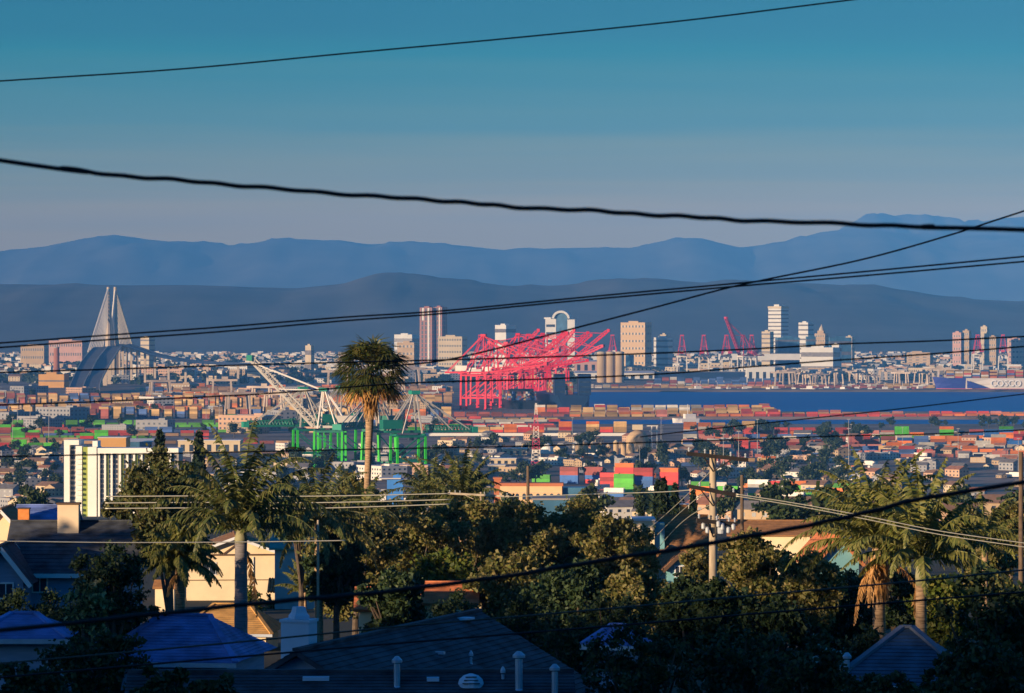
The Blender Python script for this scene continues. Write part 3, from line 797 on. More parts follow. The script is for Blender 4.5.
def container_geo(q):
    """12 m box with corner posts, rails and corrugated sides."""
    L_, Wd, H_ = 12.19, 2.44, 2.59
    q.box((0, 0, 0), (L_ - .16, Wd - .12, H_ - .2))
    for sx in (-1, 1):
        for sy in (-1, 1): q.box((sx * (L_ / 2 - .09), sy * (Wd / 2 - .09), 0), (.18, .18, H_))
    for sz in (-1, 1):
        for sy in (-1, 1): q.box((0, sy * (Wd / 2 - .07), sz * (H_ / 2 - .07)), (L_ - .36, .14, .14))
    for k in range(14):
        for sy in (-1, 1): q.box((-5.4 + k * .83, sy * (Wd / 2 - .05), 0), (.36, .06, H_ - .28))
    return q
CME = []
for n, (nm, c) in enumerate(PAL):
    o = container_geo(MB()).build('shipping_container', M_cont[n]); CME.append(o.data); COL.objects.unlink(o); bpy.data.objects.remove(o)

n_cont = 0
def container(x, y, z, rz, ci, place_txt, group):
    global n_cont
    n_cont += 1
    o = link('shipping_container', CME[ci], None, (x, y, z + 1.3), rz)
    tag(o, f'{PAL[ci][0]} shipping container {place_txt}', 'container', group)

def row(px0, px1, Y, h, pal, txt, grp, rz=0.0, fill=.9, z=GZ, step=13.0, limit=999):
    """A row of stacked containers seen from px0 to px1."""
    x0, x1 = at(px0, 400, Y).x, at(px1, 400, Y).x; n = 0
    x = x0 + 6
    while x < x1 and n < limit:
        if rnd.random() < fill:
            ci = rnd.choice(pal)
            for k in range(rnd.randint(max(1, h - 2), h)):
                if rnd.random() < .5: ci = rnd.choice(pal) if rnd.random() < .85 else rnd.choice((5, 4, 6))
                container(x, Y + rnd.uniform(-.6, .6), z + 2.6 * k, rz + rnd.uniform(-.015, .015), ci, txt, grp); n += 1
        x += step
def heap(px0, px1, Y0, Y1, h, pal, dens, rz=0.0, dY=9.0):
    """Far yard rows, all gathered in one mass."""
    Y = Y0
    while Y < Y1:
        x = at(px0, 400, Y).x; x1 = at(px1, 400, Y).x
        run = rnd.random() < .8; hh = rnd.randint(1, h); ci = rnd.choice(pal)
        while x < x1:
            if rnd.random() < .10: run = rnd.random() < dens; hh = rnd.randint(1, h); ci = rnd.choice(pal)
            if run and not in_water(x, Y) and not in_water(x, Y - 12) and not in_water(x - 8, Y + 8):
                for k in range(max(1, hh - rnd.randint(0, 1))):
                    if rnd.random() < .16: ci = rnd.choice(pal)
                    CONT.append(((x, Y, GZ + 2.62 * k + 1.3), rz, ci))
            x += 13.9
        Y += dY * rnd.choice((1, 1, 2.2))

# near green and red stacks (x 615-690) and along the white road shed
Z2 = ground_z(0, 2300)
for Y, h, a, b, pal in ((2290, 4, 604, 628, [3, 3, 3, 1]), (2300, 5, 614, 640, [3, 3, 3, 5]), (2315, 3, 640, 668, [3, 3, 4, 3]), (2330, 4, 655, 690, [3, 4, 3]), (2390, 5, 600, 632, [1, 4]), (2410, 6, 615, 640, [0, 1, 0]), (2400, 5, 634, 690, [0, 1, 1, 4]), (2360, 4, 586, 606, [4, 4, 1]),
                        (2500, 4, 532, 560, [3, 4, 3]), (2490, 4, 560, 600, [4, 4, 4, 1])):
    row(a, b, Y, h, pal, 'in the stacks right of the red-roofed arched building', 'stacks beside the arched building', z=Z2, rz=-.38, step=15.6, fill=.88)
for Y, h, a, b, pal in ((2280, 4, 748, 778, [3, 3, 5]), (2300, 4, 778, 806, [0, 0, 3]), (2290, 4, 806, 850, [3, 3, 0, 5, 4]), (2330, 3, 760, 800, [0, 1, 3]), (2250, 4, 690, 745, [3, 0, 1, 0])):
    row(a, b, Y, h, pal, 'in the row behind the utility pole', 'containers behind the utility pole', z=Z2, fill=.9, rz=-.3, step=15.6)
for Y, h, a, b, pal in ((3200, 4, -4, 62, [3, 3, 1]), (3420, 4, -4, 40, [3, 1, 6]), (3600, 4, -2, 64, [3, 3, 6]), (3500, 3, 80, 108, [3, 3, 1])):
    row(a, b, Y, h, pal, 'in the stacks at the left frame edge', 'stacks at the left edge', fill=.8)
for Y, h, a, b, pal in ((3260, 4, 866, 1030, [0, 0, 1, 5, 2, 4]), (3420, 5, 880, 1030, [0, 5, 0, 3, 4]), (3120, 3, 870, 930, [0, 3, 5])):
    row(a, b, Y, h, pal, 'in the bright orange yard at the right, beyond the palms', 'orange yard at the right', fill=.62, limit=52)
row(408, 622, 3720, 4, [2, 2, 0, 1, 2, 3], 'in the long row above the white wall line', 'row above the white line', fill=.95, limit=70)

# yards that read as one mass
heap(575, 775, 4400, 4520, 3, [2, 2, 0, 1, 2, 7], .85)
heap(540, 775, 4530, 4640, 4, [2, 2, 0, 0, 1, 7, 5], .85)
heap(775, 1040, 4400, 4540, 2, [7, 1, 2, 7, 2, 6, 0], .55)
heap(690, 760, 3700, 3790, 4, [2, 0, 1, 2], .8)
heap(410, 560, 3800, 4500, 2, [6, 2, 6, 1, 5], .12, dY=24)
for k, (y0, y1, rz_) in enumerate(((4300, 4600, -.45), (4620, 4850, .2), (4880, 5150, -.7), (5180, 5500, -.2))):
    heap(-10, 450, y0, y1, 5, [2, 6, 0, 4, 2, 8, 4, 8, 2, 8], .16, rz_, dY=32)
heap(-10, 470, 3350, 4300, 2, [6, 8, 1, 3, 4, 8, 6], .13, dY=26)
heap(690, 1030, 2800, 3700, 3, [0, 1, 6, 4, 2, 7, 5], .2, dY=30)
heap(330, 440, 4700, 5100, 6, [2, 0, 2], .7, dY=20)
heap(150, 450, 5500, 6400, 4, [2, 8, 0, 4, 2, 8], .2, dY=40)
heap(590, 940, 6560, 6800, 2, [2, 6, 7, 5, 2], .35, dY=20)
heap(650, 780, 6900, 7200, 5, [4, 4, 6, 5], .5, dY=30)
base = np.array([(x * 6.05, y * 1.2, z * 1.29) for z in (-1, 1) for x, y in ((-1, -1), (1, -1), (1, 1), (-1, 1))])
fq = np.array([(3, 2, 1, 0), (4, 5, 6, 7), (0, 1, 5, 4), (1, 2, 6, 5), (2, 3, 7, 6), (3, 0, 4, 7)])
V = np.zeros((len(CONT), 8, 3)); Q = np.zeros((len(CONT), 6, 4), int); MI = np.zeros((len(CONT), 6), int)
for i, (p, rz, ci) in enumerate(CONT):
    ca, sa = math.cos(rz), math.sin(rz)
    V[i, :, 0] = p[0] + base[:, 0] * ca - base[:, 1] * sa; V[i, :, 1] = p[1] + base[:, 0] * sa + base[:, 1] * ca; V[i, :, 2] = p[2] + base[:, 2]
    Q[i] = fq + 8 * i; MI[i] = ci
o = link('shipping_containers', np_mesh('shipping_containers', V.reshape(-1, 3), Q.reshape(-1, 4), M_cont_far, MI.ravel()))
tag(o, 'colourful mass of stacked shipping containers across the far harbour yards', 'containers', None, 'stuff')

# --- low houses of the far plain and of the middle distance
M_roofs = [mat('tile_roof', (.34, .15, .09), .85, .2, .3), mat('grey_shingle_roof', (.17, .16, .16), .9, .2, .3), mat('brown_roof', (.24, .14, .09), .9, .2, .3)]
WALLS = [('white', (.66, .62, .55)), ('cream', (.56, .45, .30)), ('peach', (.52, .33, .22)), ('grey', (.30, .30, .31)), ('tan', (.40, .29, .18))]
M_walls = [mat('house_wall_' + n, c, .85, .08, .2) for n, c in WALLS]
def house_geo(w_, d_, h_, g_, flat=False):
    q = MB(); q.use(0)
    q.box((0, 0, h_ / 2), (w_, d_, h_))
    o_ = .4
    if flat:
        q.use(1); q.box((0, 0, h_ + .2), (w_ - .8, d_ - .8, .4))
        q.use(0); q.box((0, -d_ / 2 + .15, h_ + .3), (w_, .3, .6)); q.box((0, d_ / 2 - .15, h_ + .3), (w_, .3, .6))
        q.box((w_ * .2, d_ * .1, h_ + 1.0), (w_ * .2, d_ * .2, 1.4))
    else:
        q.use(0); q.add([(-w_ / 2, -d_ / 2, h_), (-w_ / 2, d_ / 2, h_), (-w_ / 2, 0, h_ + g_)], [(0, 2, 1)]); q.add([(w_ / 2, -d_ / 2, h_), (w_ / 2, d_ / 2, h_), (w_ / 2, 0, h_ + g_)], [(0, 1, 2)])
        q.use(1)
        for s in (-1, 1):
            q.slab([(-w_ / 2 - o_, s * (d_ / 2 + o_), h_ - .05), (w_ / 2 + o_, s * (d_ / 2 + o_), h_ - .05), (w_ / 2 + o_, 0, h_ + g_ + .12), (-w_ / 2 - o_, 0, h_ + g_ + .12)], .22)
    q.use(2)
    nwn = max(2, int(w_ / 3.4))
    for fl in range(max(1, int(h_ / 3))):
        for k in range(nwn):
            for s in (-1, 1): q.box((-w_ / 2 + w_ * (k + .5) / nwn, s * d_ / 2, 1.6 + fl * 3), (1.4, .16, 1.3))
        for k in range(max(1, int(d_ / 4))):
            for s in (-1, 1): q.box((s * w_ / 2, -d_ / 2 + d_ * (k + .5) / max(1, int(d_ / 4)), 1.6 + fl * 3), (.16, 1.4, 1.3))
    return q
HME = {}
for wi in range(5):
    for vi, (w_, d_, h_, g_, fl) in enumerate(((12, 9, 3.4, 2.4, False), (16, 12, 6.4, 2.6, False), (22, 14, 6.4, 0, True), (34, 22, 9.5, 0, True))):
        o = house_geo(w_, d_, h_, g_, fl).build('far_house', [M_walls[wi], M_roofs[(wi + vi) % 3] if not fl else M_roofw if wi % 2 == 0 else M_roofg, M_glass])
        HME[wi, vi] = o.data; COL.objects.unlink(o); bpy.data.objects.remove(o)
KIND = ['cottage', 'house', 'block', 'warehouse']
def house_at(px, Y, wi, vi, place_txt, grp, s=1.0, z=None, rz=None):
    p = at(px, 400, Y)
    zz = z if z is not None else (GZ + min(1.0, max(0, (Y - 8200) / 3000)) * 9 if Y > 2400 else ground_z(p.x, Y))
    o = link(('small_cottage', 'town_house', 'flat_roofed_block', 'town_warehouse')[vi], HME[wi, vi], None, (p.x, Y, zz - .15), rz if rz is not None else rnd.choice((-.6, -.9, -.3, .9, -1.1)) + rnd.uniform(-.1, .1))
    o.scale = (s, s, s)
    tag(o, f'{WALLS[wi][0]} {("gabled cottage", "two-storey gabled house", "flat-roofed block", "big flat-roofed warehouse")[vi]} {place_txt}', 'house' if vi < 2 else 'building', grp)
# far plain: the nearer 170 stand as things, the rest is a mass
for i in range(170):
    Y = 7100 + 3400 * rnd.random() ** 1.2
    px = rnd.uniform(-10, 440) if i % 5 < 3 else rnd.uniform(640, 1034)
    if px > 640 and Y < 8000: Y += 1300
    house_at(px, Y, rnd.choice((0, 0, 0, 1, 1, 2, 4)), rnd.choice((1, 1, 2, 2, 3)), 'in the far blue plain below the hills', 'buildings of the far plain', rnd.uniform(.8, 1.5))
def blob_mass(name, pts, sizes, material, label, cat, n=9):
    """Many low irregular crowns in one mesh."""
    VV = []; QQ = []
    r2 = np.random.RandomState(5)
    for (x, y, z), s in zip(pts, sizes):
        b0 = len(VV) * 4
        k = n
        c = np.stack([r2.normal(0, .34, k), r2.normal(0, .34, k), r2.uniform(.25, 1.0, k)], -1) * s
        for cc in c:
            a = r2.normal(0, 1, 3); a /= np.linalg.norm(a); b_ = np.cross(a, r2.normal(0, 1, 3)); b_ /= np.linalg.norm(b_)
            a, b_ = a * s * .36, b_ * s * .36
            o_ = np.array((x, y, z)) + cc
            VV.append([o_ - a - b_, o_ + a - b_, o_ + a + b_, o_ - a + b_])
    V = np.array(VV).reshape(-1, 3); Q = np.arange(len(V)).reshape(-1, 4)
    return tag(link(name, np_mesh(name, V, Q, material)), label, cat, None, 'stuff')
M_farleaf = leafmat('far_foliage', [(.010, .022, .012), (.02, .04, .018), (.035, .055, .02)], 0)
pts, sz = [], []
for i in range(2600):
    Y = 7000 + 5500 * rnd.random(); px = rnd.uniform(-20, 1044)
    p = at(px, 400, Y)
    if 580 < px < 1024 and Y < 7600: continue
    pts.append((p.x, Y, GZ + min(1, max(0, (Y - 8200) / 3000)) * 9)); sz.append(rnd.uniform(6, 11))
blob_mass('far_woods', pts, sz, M_farleaf, 'dark trees massed between the houses of the far plain', 'trees', 10)
# remaining houses of the plain, one mass
VV, QQ, MM = [], [], []
for i in range(3600):
    Y = 7900 + 5900 * rnd.random(); px = rnd.uniform(-15, 1040); p = at(px, 400, Y)
    zb = GZ + min(1, max(0, (Y - 8200) / 3000)) * 9 - .1
    w_, d_, h_ = rnd.uniform(10, 34), rnd.uniform(8, 18), rnd.choice((6, 7, 8, 10, 14)); a = rnd.uniform(-1.1, -.2); ca, sa = math.cos(a), math.sin(a); n0 = len(VV)
    for (x, y, z) in [(-1, -1, 0), (1, -1, 0), (1, 1, 0), (-1, 1, 0), (-1, -1, 1), (1, -1, 1), (1, 1, 1), (-1, 1, 1)]:
        X, Yl = x * w_ / 2, y * d_ / 2; VV.append((p.x + X * ca - Yl * sa, Y + X * sa + Yl * ca, zb + z * h_))
    for f in fq[1:]: QQ.append([n0 + int(v) for v in f])
    wi = rnd.choice((0, 0, 1, 2, 3, 4)); MM += [5] + [wi] * 4
o = link('far_town', np_mesh('far_town', np.array(VV, float), np.array(QQ), M_walls + [M_roofg], MM)); tag(o, 'pale specks of countless houses in the far plain below the hills', 'houses', None, 'stuff')

# --- trees of the middle distance (shared crowns)
def leaf_quads(centres, normals_rand, size, rs, aspect=.6):
    n = len(centres)
    a = rs.normal(0, 1, (n, 3)); a /= np.linalg.norm(a, axis=1)[:, None]
    b_ = np.cross(a, rs.normal(0, 1, (n, 3))); b_ /= np.linalg.norm(b_, axis=1)[:, None]
    sz_ = size * rs.uniform(.6, 1.3, n)[:, None]
    a = a * sz_ * .5; b_ = b_ * sz_ * .5 * aspect
    V = np.stack([centres - a - b_, centres + a - b_, centres + a + b_, centres - a + b_], 1).reshape(-1, 3)
    return V
def crown_points(rs, lumps, n):
    """Points in the shells of several lumps (x, y, z, r): gaps stay between them."""
    w_ = np.array([l[3] ** 2 for l in lumps]); w_ = w_ / w_.sum()
    idx = rs.choice(len(lumps), n, p=w_); Lm = np.array(lumps)[idx]
    d = rs.normal(0, 1, (n, 3)); d /= np.linalg.norm(d, axis=1)[:, None]
    r = Lm[:, 3] * np.clip(np.abs(rs.normal(.62, .38, n)), .1, 1.7)
    return Lm[:, :3] + d * r[:, None] * np.array((1, 1, .8))
M_leaf_mid = leafmat('mid_foliage', [(.018, .035, .014), (.035, .06, .02), (.07, .085, .03)], .15)
M_bark = mat('bark', (.10, .075, .055), .95, .3, 3.0, bump=.4)
TME = []
for v in range(4):
    rs = np.random.RandomState(40 + v)
    lumps = [(rs.normal(0, 1.5), rs.normal(0, 1.5), rs.uniform(3.5, 7.5), rs.uniform(1.1, 2.0)) for _ in range(9)]
    C = crown_points(rs, lumps, 700); V = leaf_quads(C, None, .9, rs)
    TME.append(np_mesh('crown', V, np.arange(len(V)).reshape(-1, 4), M_leaf_mid))
q = MB(); q.tube([(0, 0, -1.5), (.1, 0, 2.5), (.3, .1, 6)], [.3, .24, .1], 6); o = q.build('trunk', M_bark); TRK = o.data; COL.objects.unlink(o); bpy.data.objects.remove(o)
M_cyp = leafmat('cypress_foliage', [(.008, .02, .010), (.016, .032, .014), (.03, .045, .018)], .05)
rs = np.random.RandomState(9)
zz = rs.uniform(0, 1, 1500); ang = rs.uniform(0, 6.283, 1500); rr = 1.15 * np.sqrt(np.clip(np.sin(np.pi * np.clip(zz * .93 + .07, 0, 1)), 0, 1)) * (1 - zz * .55) * rs.uniform(.6, 1.05, 1500)
C = np.stack([rr * np.cos(ang), rr * np.sin(ang), .4 + zz * 11.5], -1); V = leaf_quads(C, None, .55, rs, .5)
CYPM = np_mesh('crown', V, np.arange(len(V)).reshape(-1, 4), M_cyp)
def mid_tree(px, Y, s, label, grp=None, mesh=None, z=None, sx=1.0):
    p = at(px, 400, Y); e = empty('cypress_tree' if mesh is CYPM else 'leafy_tree', (p.x, Y, (z if z is not None else (ground_z(p.x, Y) if Y < 2400 else GZ)) - .2), label, 'tree', grp, rnd.uniform(0, 6))
    e.scale = (s * sx, s * sx, s)
    link('crown', mesh or rnd.choice(TME), e); link('trunk', TRK, e)
    return e
for i in range(34):
    px = 690 + 185 * rnd.random(); mid_tree(px, 3500 + rnd.uniform(-60, 420), rnd.uniform(.8, 1.5), 'dark shoreline tree in the grove beyond the utility pole, below the harbour water', 'grove by the narrow channel', z=GZ)
for i in range(18):
    px = 870 + 160 * rnd.random(); mid_tree(px, 3900 + rnd.uniform(-100, 130), rnd.uniform(.7, 1.3), 'dark tree among the containers of the right yard by the channel', 'trees of the right yard', z=GZ)
for i in range(130):
    px = rnd.choice((rnd.uniform(440, 700), rnd.uniform(-5, 60), rnd.uniform(690, 840))); mid_tree(px, rnd.uniform(2350, 3300), rnd.uniform(.7, 1.9) * (.65 if px < 62 else 1), 'dark round tree among the low town roofs of the middle distance', 'trees of the middle town')
# --- low town of the middle distance
for i in range(190):
    Y = rnd.uniform(2300, 3550); px = rnd.uniform(440, 1030)
    if 500 < px < 690 and Y < 2600: Y += 500
    house_at(px, Y, rnd.choice((0, 1, 2, 3, 3, 4, 4)), rnd.choice((0, 0, 1, 1, 2)), 'in the middle town short of the container yards', 'buildings of the middle town', rnd.uniform(.5, .95))
for i in range(80):
    Y = rnd.uniform(1950, 3100); px = rnd.uniform(-5, 62)
    house_at(px, Y, rnd.choice((1, 2, 3, 3, 3, 4)), rnd.choice((0, 0, 1, 2)), 'in the grey town left of the white apartment slab', 'buildings left of the white slab', rnd.uniform(.5, .9))
for i in range(44):
    Y = rnd.uniform(1750, 2250); px = rnd.uniform(560, 1030)
    house_at(px, Y, rnd.choice((0, 1, 2, 4)), rnd.choice((0, 0, 1)), 'on the lower slope behind the big leafy canopy', 'houses on the lower slope', rnd.uniform(.55, .85))
for i in range(70):
    Y = rnd.uniform(1900, 3200); px = rnd.uniform(180, 445)
    house_at(px, Y, rnd.choice((0, 1, 2, 3, 3, 4)), rnd.choice((0, 1, 1, 2, 3)), 'on the flat below the green cranes', 'buildings below the green cranes', rnd.uniform(.55, .95))
for i in range(40):
    mid_tree(rnd.uniform(180, 445), rnd.uniform(1850, 3100), rnd.uniform(.9, 1.8), 'dark round tree on the flat below the green cranes', 'trees below the green cranes')
for i in range(64):
    Y = rnd.uniform(3700, 6300); px = rnd.uniform(-8, 445)
    house_at(px, Y, rnd.choice((0, 1, 2, 3, 3, 4, 4)), rnd.choice((2, 3, 3)), 'among the container yards left of the crimson cranes', 'sheds in the left yards', rnd.uniform(.7, 1.5), z=GZ)
for i in range(60):
    mid_tree(rnd.uniform(-8, 445), rnd.uniform(3500, 6000), rnd.uniform(.8, 1.7), 'dark tree standing among the container yards left of the crimson cranes', 'trees in the left yards', z=GZ)
# low dock blocks at the foot of the skyline
for i in range(60):
    Y = rnd.uniform(7600, 9000); px = rnd.choice((rnd.uniform(385, 470), rnd.uniform(575, 770), rnd.uniform(575, 770), rnd.uniform(800, 960), rnd.uniform(150, 400)))
    house_at(px, Y, rnd.choice((0, 0, 1, 2, 3, 4)), rnd.choice((2, 3, 3)), 'at the foot of the skyline beyond the harbour', 'low blocks at the skyline foot', rnd.uniform(1.2, 2.4))
# ---------------------------------------------------------------- landmarks of the middle distance
M_green_panel = mat('olive_green_panel', (.30, .36, .07), .8, .1, .3)
M_fin = mat('white_slab_paint', (.86, .84, .76), .7, .04, .1)
Y = 1900; m = px_m(Y); zb = at(0, 518, Y).z; p = at(64, 518, Y)
e = empty('apartment_slab', (p.x, Y, zb), 'white slab apartment block with green panels and rows of balconies at the left', 'building', None, R(-3))
def X_(px): return (px - 64) * m
def Z_(py): return (518 - py) * m
def bx(name, x0, x1, y0, y1, dy0, dy1, mt): return MB().box(((X_(x0) + X_(x1)) / 2, (dy0 + dy1) / 2, (Z_(y0) + Z_(y1)) / 2), (X_(x1) - X_(x0), dy1 - dy0, Z_(y0) - Z_(y1))).build(name, mt, e)
bx('wall', 97.2, 179, 453.5, 518, 1.2, 16, M_grey)
bx('roof_edge', 97.5, 179, 448, 453.4, 0, 16.4, M_fin)
bx('wall', 64, 69.6, 443, 518, 0, 15, M_fin); bx('wall', 75.6, 82, 446, 518, .4, 15, M_fin); bx('wall', 69.7, 75.5, 449, 518, 2.0, 15, M_grey)
bx('roof_edge', 64, 79, 440, 444.9, -.2, 15.2, M_fin)
bx('green_panel', 82.1, 87.9, 447, 518, .8, 15, M_green_panel)
bx('wall', 88, 96.9, 447, 518, -.4, 15, M_fin); bx('lift_tower', 92, 97.1, 441, 446.8, 2, 12, M_fin)
for k in range(13): bx('balcony', 75.8, 82.3, 454.5 + 5.2 * k - 3, 454.5 + 5.2 * k - .6, -1.0, .35, M_fin)
for k in range(13): bx('window', 70.2, 75.0, 451 + 5.1 * k, 453.6 + 5.1 * k - .2 + .6, 1.7, 2.1, M_glass)
for k, x in enumerate((98.2, 104.4, 111, 119.4, 126.8, 133.6, 141, 148, 155, 162, 170)):
    bx('fin', x, x + 1.9, 453.5, 518, -.2, 1.15, M_fin)
    if k % 2 == 1: bx('green_panel', x + 2.1, x + 4.2, 453.5, 518, .7, 1.15, M_green_panel)
    for j in range(13): bx('window', x + (4.4 if k % 2 else 2.4), x + 6.2, 455.0 + 4.9 * j, 458.4 + 4.9 * j, .85, 1.18, M_glass)
shed('warehouse', 'peach flat-roofed hall behind the white apartment slab', 98, 126, 438, 448, 2700, M_gold, M_roofw, 30, doors=0)
shed('warehouse', 'blue-sided hall with white roof right of the peach hall', 126, 152, 439, 449, 2750, M_teal, M_white, 30, 2)
shed('warehouse', 'tan parapet building behind the two thin cypresses', 178, 240, 441, 452, 2500, M_cream, M_roofw, 26, doors=7)

# red-roofed building with arched windows
Y = 1500; m = px_m(Y); zb = at(0, 503, Y).z; p = at(500, 503, Y)
e = empty('arcade_building', (p.x, Y, zb), 'peach building with rust-red roof and a row of arched windows beyond the canopy', 'building', None, R(-2))
wd = 62 * m; hh = 17 * m
MB().box((wd / 2, 5, hh / 2), (wd, 10, hh)).build('wall', mat('peach_stucco', (.80, .52, .28), .85, .06, .3), e)
q = MB(); q.box((wd / 2, 5, hh + .55), (wd + .9, 10.9, 1.1)); q.build('roof', M_redroof, e)
q = MB(); q.box((wd / 2, -.12, 4.0), (wd + .1, .24, .3)); q.build('string_course', M_cream, e)
for k in range(9):
    x = wd * (k + .5) / 9; q = MB(); n = 8
    pts = [(x - .65, 1.3), (x + .65, 1.3)] + [(x + .65 * math.cos(t), 3.0 + .65 * math.sin(t)) for t in np.linspace(0, math.pi, n)]
    q.add([(a, -.06, z) for a, z in pts] + [(a, .1, z) for a, z in pts], [tuple(range(len(pts))), tuple(range(len(pts), 2 * len(pts)))[::-1]] + [(i, i + len(pts), (i + 1) % len(pts) + len(pts), (i + 1) % len(pts)) for i in range(len(pts))])
    q.build('arched_window', M_glass, e)
MB().box((wd + 4.8, 8, hh * .45), (9.2, 12, hh * .9)).build('shaded_flank', M_teal, e)  # dark side of the building, its shade put into the colour
shed('warehouse', 'rust-red shed just left of the arched peach building', 494, 501, 479, 500, 1520, M_redroof, M_redroof, 10, z0=ground_z(0, 1520))
shed('warehouse', 'blue-grey flat roof below the arched peach building', 533, 592, 500, 512, 1380, M_teal, M_roofg, 22, z0=ground_z(0, 1380))
# blue shed by the palms
Y = 1950; m = px_m(Y); p = at(395, 515, Y)
e = empty('blue_workshop', (p.x, Y, p.z), 'blue stepped workshop between the fan palm and the bushy palms', 'building')
MB().box((0, 6, 18 * m), (16 * m, 12, 36 * m)).build('wall', mat('blue_sheet_wall', (.05, .22, .62), .6, .1, .2), e)
MB().box((2 * m, 6, 38.5 * m), (8 * m, 9, 5 * m)).build('upper_wall', MATS['blue_sheet_wall'], e)
MB().box((-5 * m, 5, 36.6 * m), (22 * m, 14, 1.0 * m)).build('roof', M_roofw, e)
shed('warehouse', 'white roof strip left of the blue workshop', 372, 386, 494, 503, 1800, M_white, M_roofw, 18, z0=ground_z(0, 1800))
shed('warehouse', 'white low sheds under the feet of the right green crane', 383, 418, 470, 477, 2750, M_white, M_roofw, 30, 2, z0=GZ)
# domed tank with pipe frame
Y = 3050; m = px_m(Y); p = at(637.5, 458, Y)
e = empty('domed_tank', (p.x, Y, 2.5), 'tan domed storage tank with a headhouse, below the narrow channel', 'tank')
MB().lathe((0, 0, 0), [(9, 0), (9.0, 12), (7.8, 15.5), (5.5, 18), (2.5, 19.4), (.2, 20)], 22).build('shell', M_tan, e)
MB().box((0, 0, 22), (8, 5, 4)).build('headhouse', M_cream, e)
q = MB()
for x in (11, 15): q.bar((x, -2, 0), (x, -2, 23), .7); q.bar((x, 3, 0), (x, 3, 23), .7)
for z in (7, 13, 19, 23): q.bar((0 if z > 22 else 9.2, .5, z), (16, .5, z), .6)
q.build('pipe_frame', M_steel_white, e)
p = at(547, 458, 3100)
e = empty('dome_hall', (p.x, 3100, 2.5), 'small white dome right of the red lattice mast', 'dome')
MB().lathe((0, 0, 0), [(5.2, 0), (5.2, 2.5), (4.6, 5), (3, 7.2), (1.2, 8.2), (.1, 8.4)], 18).build('shell', M_fin, e)
for i in range(8):
    p = at(578 + i * 7.6, 458, 3000)
    e = empty('process_silo', (p.x, 3000, 2.5), 'tan upright silo in the row left of the domed tank', 'silo', 'row of silos by the domed tank')
    hz = 9 + (i * 7 % 4)
    MB().lathe((0, 0, 0), [(2.1, 0), (2.1, hz)], 12).build('shell', M_tan, e); MB().lathe((0, 0, hz + .02), [(2.2, 0), (.5, 1.4)], 12).build('cap', M_cream, e)
for i, (a_, b_, y0, y1) in enumerate(((502, 527, 449, 455), (489, 516, 459, 464), (488, 505, 466, 470))):
    shed('layered_shed', f'pale layered shed, {("upper", "middle", "lower")[i]} of three left of the lattice mast', a_, b_, y0, y1, 2900 - 120 * i, M_cream, M_roofw, 20, doors=4)
# red and white lattice mast
Y = 2700; m = px_m(Y); p = at(536, 475, Y)
e = empty('lattice_mast', (p.x, Y, 2), 'slender red and white lattice radio mast rising in front of the crimson cranes', 'mast')
H_ = at(0, 403, Y).z - 2
for k in range(6):
    z0, z1 = H_ * k / 6, H_ * (k + 1) / 6; q = MB()
    def r_(z): return 3.2 * (1 - z / H_) + .45
    for sx, sy in ((-1, -1), (1, -1), (1, 1), (-1, 1)):
        q.bar((sx * r_(z0), sy * r_(z0), z0), (sx * r_(z1), sy * r_(z1), z1), .30)
    for j in range(3):
        a_, b_ = z0 + (z1 - z0) * j / 3, z0 + (z1 - z0) * (j + 1) / 3
        for sy in (-1, 1): q.bar((-r_(a_), sy * r_(a_), a_), (r_(b_), sy * r_(b_), b_), .18); q.bar((r_(a_), sy * r_(a_), a_), (-r_(b_), sy * r_(b_), b_), .18)
    q.build('lattice_section', M_steel_pink if k % 2 == 0 else M_steel_white, e)
# white retaining line
q = MB(); x0, x1 = at(425, 440, 3600).x, at(630, 440, 3600).x
q.box(((x0 + x1) / 2, 3600, GZ + 1.2), (x1 - x0, 1.2, 2.6)); tag(q.build('quay_wall', M_white), 'long low white wall below the container row at the picture centre', 'wall')
# light masts
M_pipe_grey = mat('grey_mast_steel', (.34, .33, .33), .5, .1, 1.0)
lm = empty('light_mast', (0, 0, 0), 'x', 'mast')
MB().tube([(0, 0, 0), (0, 0, 28)], [.30, .16], 6).build('pole', M_pipe_grey, lm); MB().box((0, 0, 28.4), (2.6, .6, .6)).build('lamp_head', M_pipe_grey, lm)
for i in range(26):
    px = rnd.choice((rnd.uniform(560, 860), rnd.uniform(-5, 60), rnd.uniform(700, 1024), rnd.uniform(100, 430))); Yd = rnd.uniform(2400, 3300) if px > 440 else rnd.uniform(3300, 5200)
    o = lm if i == 0 else copy_tree(lm); pp = at(px, 400, Yd); o.location = (pp.x, Yd, GZ - .6); s = rnd.uniform(.7, 1.15); o.scale = (s, s, s)
    tag(o, 'thin pale lamp mast standing among the container yards and low roofs', 'mast', 'lamp masts of the yards')
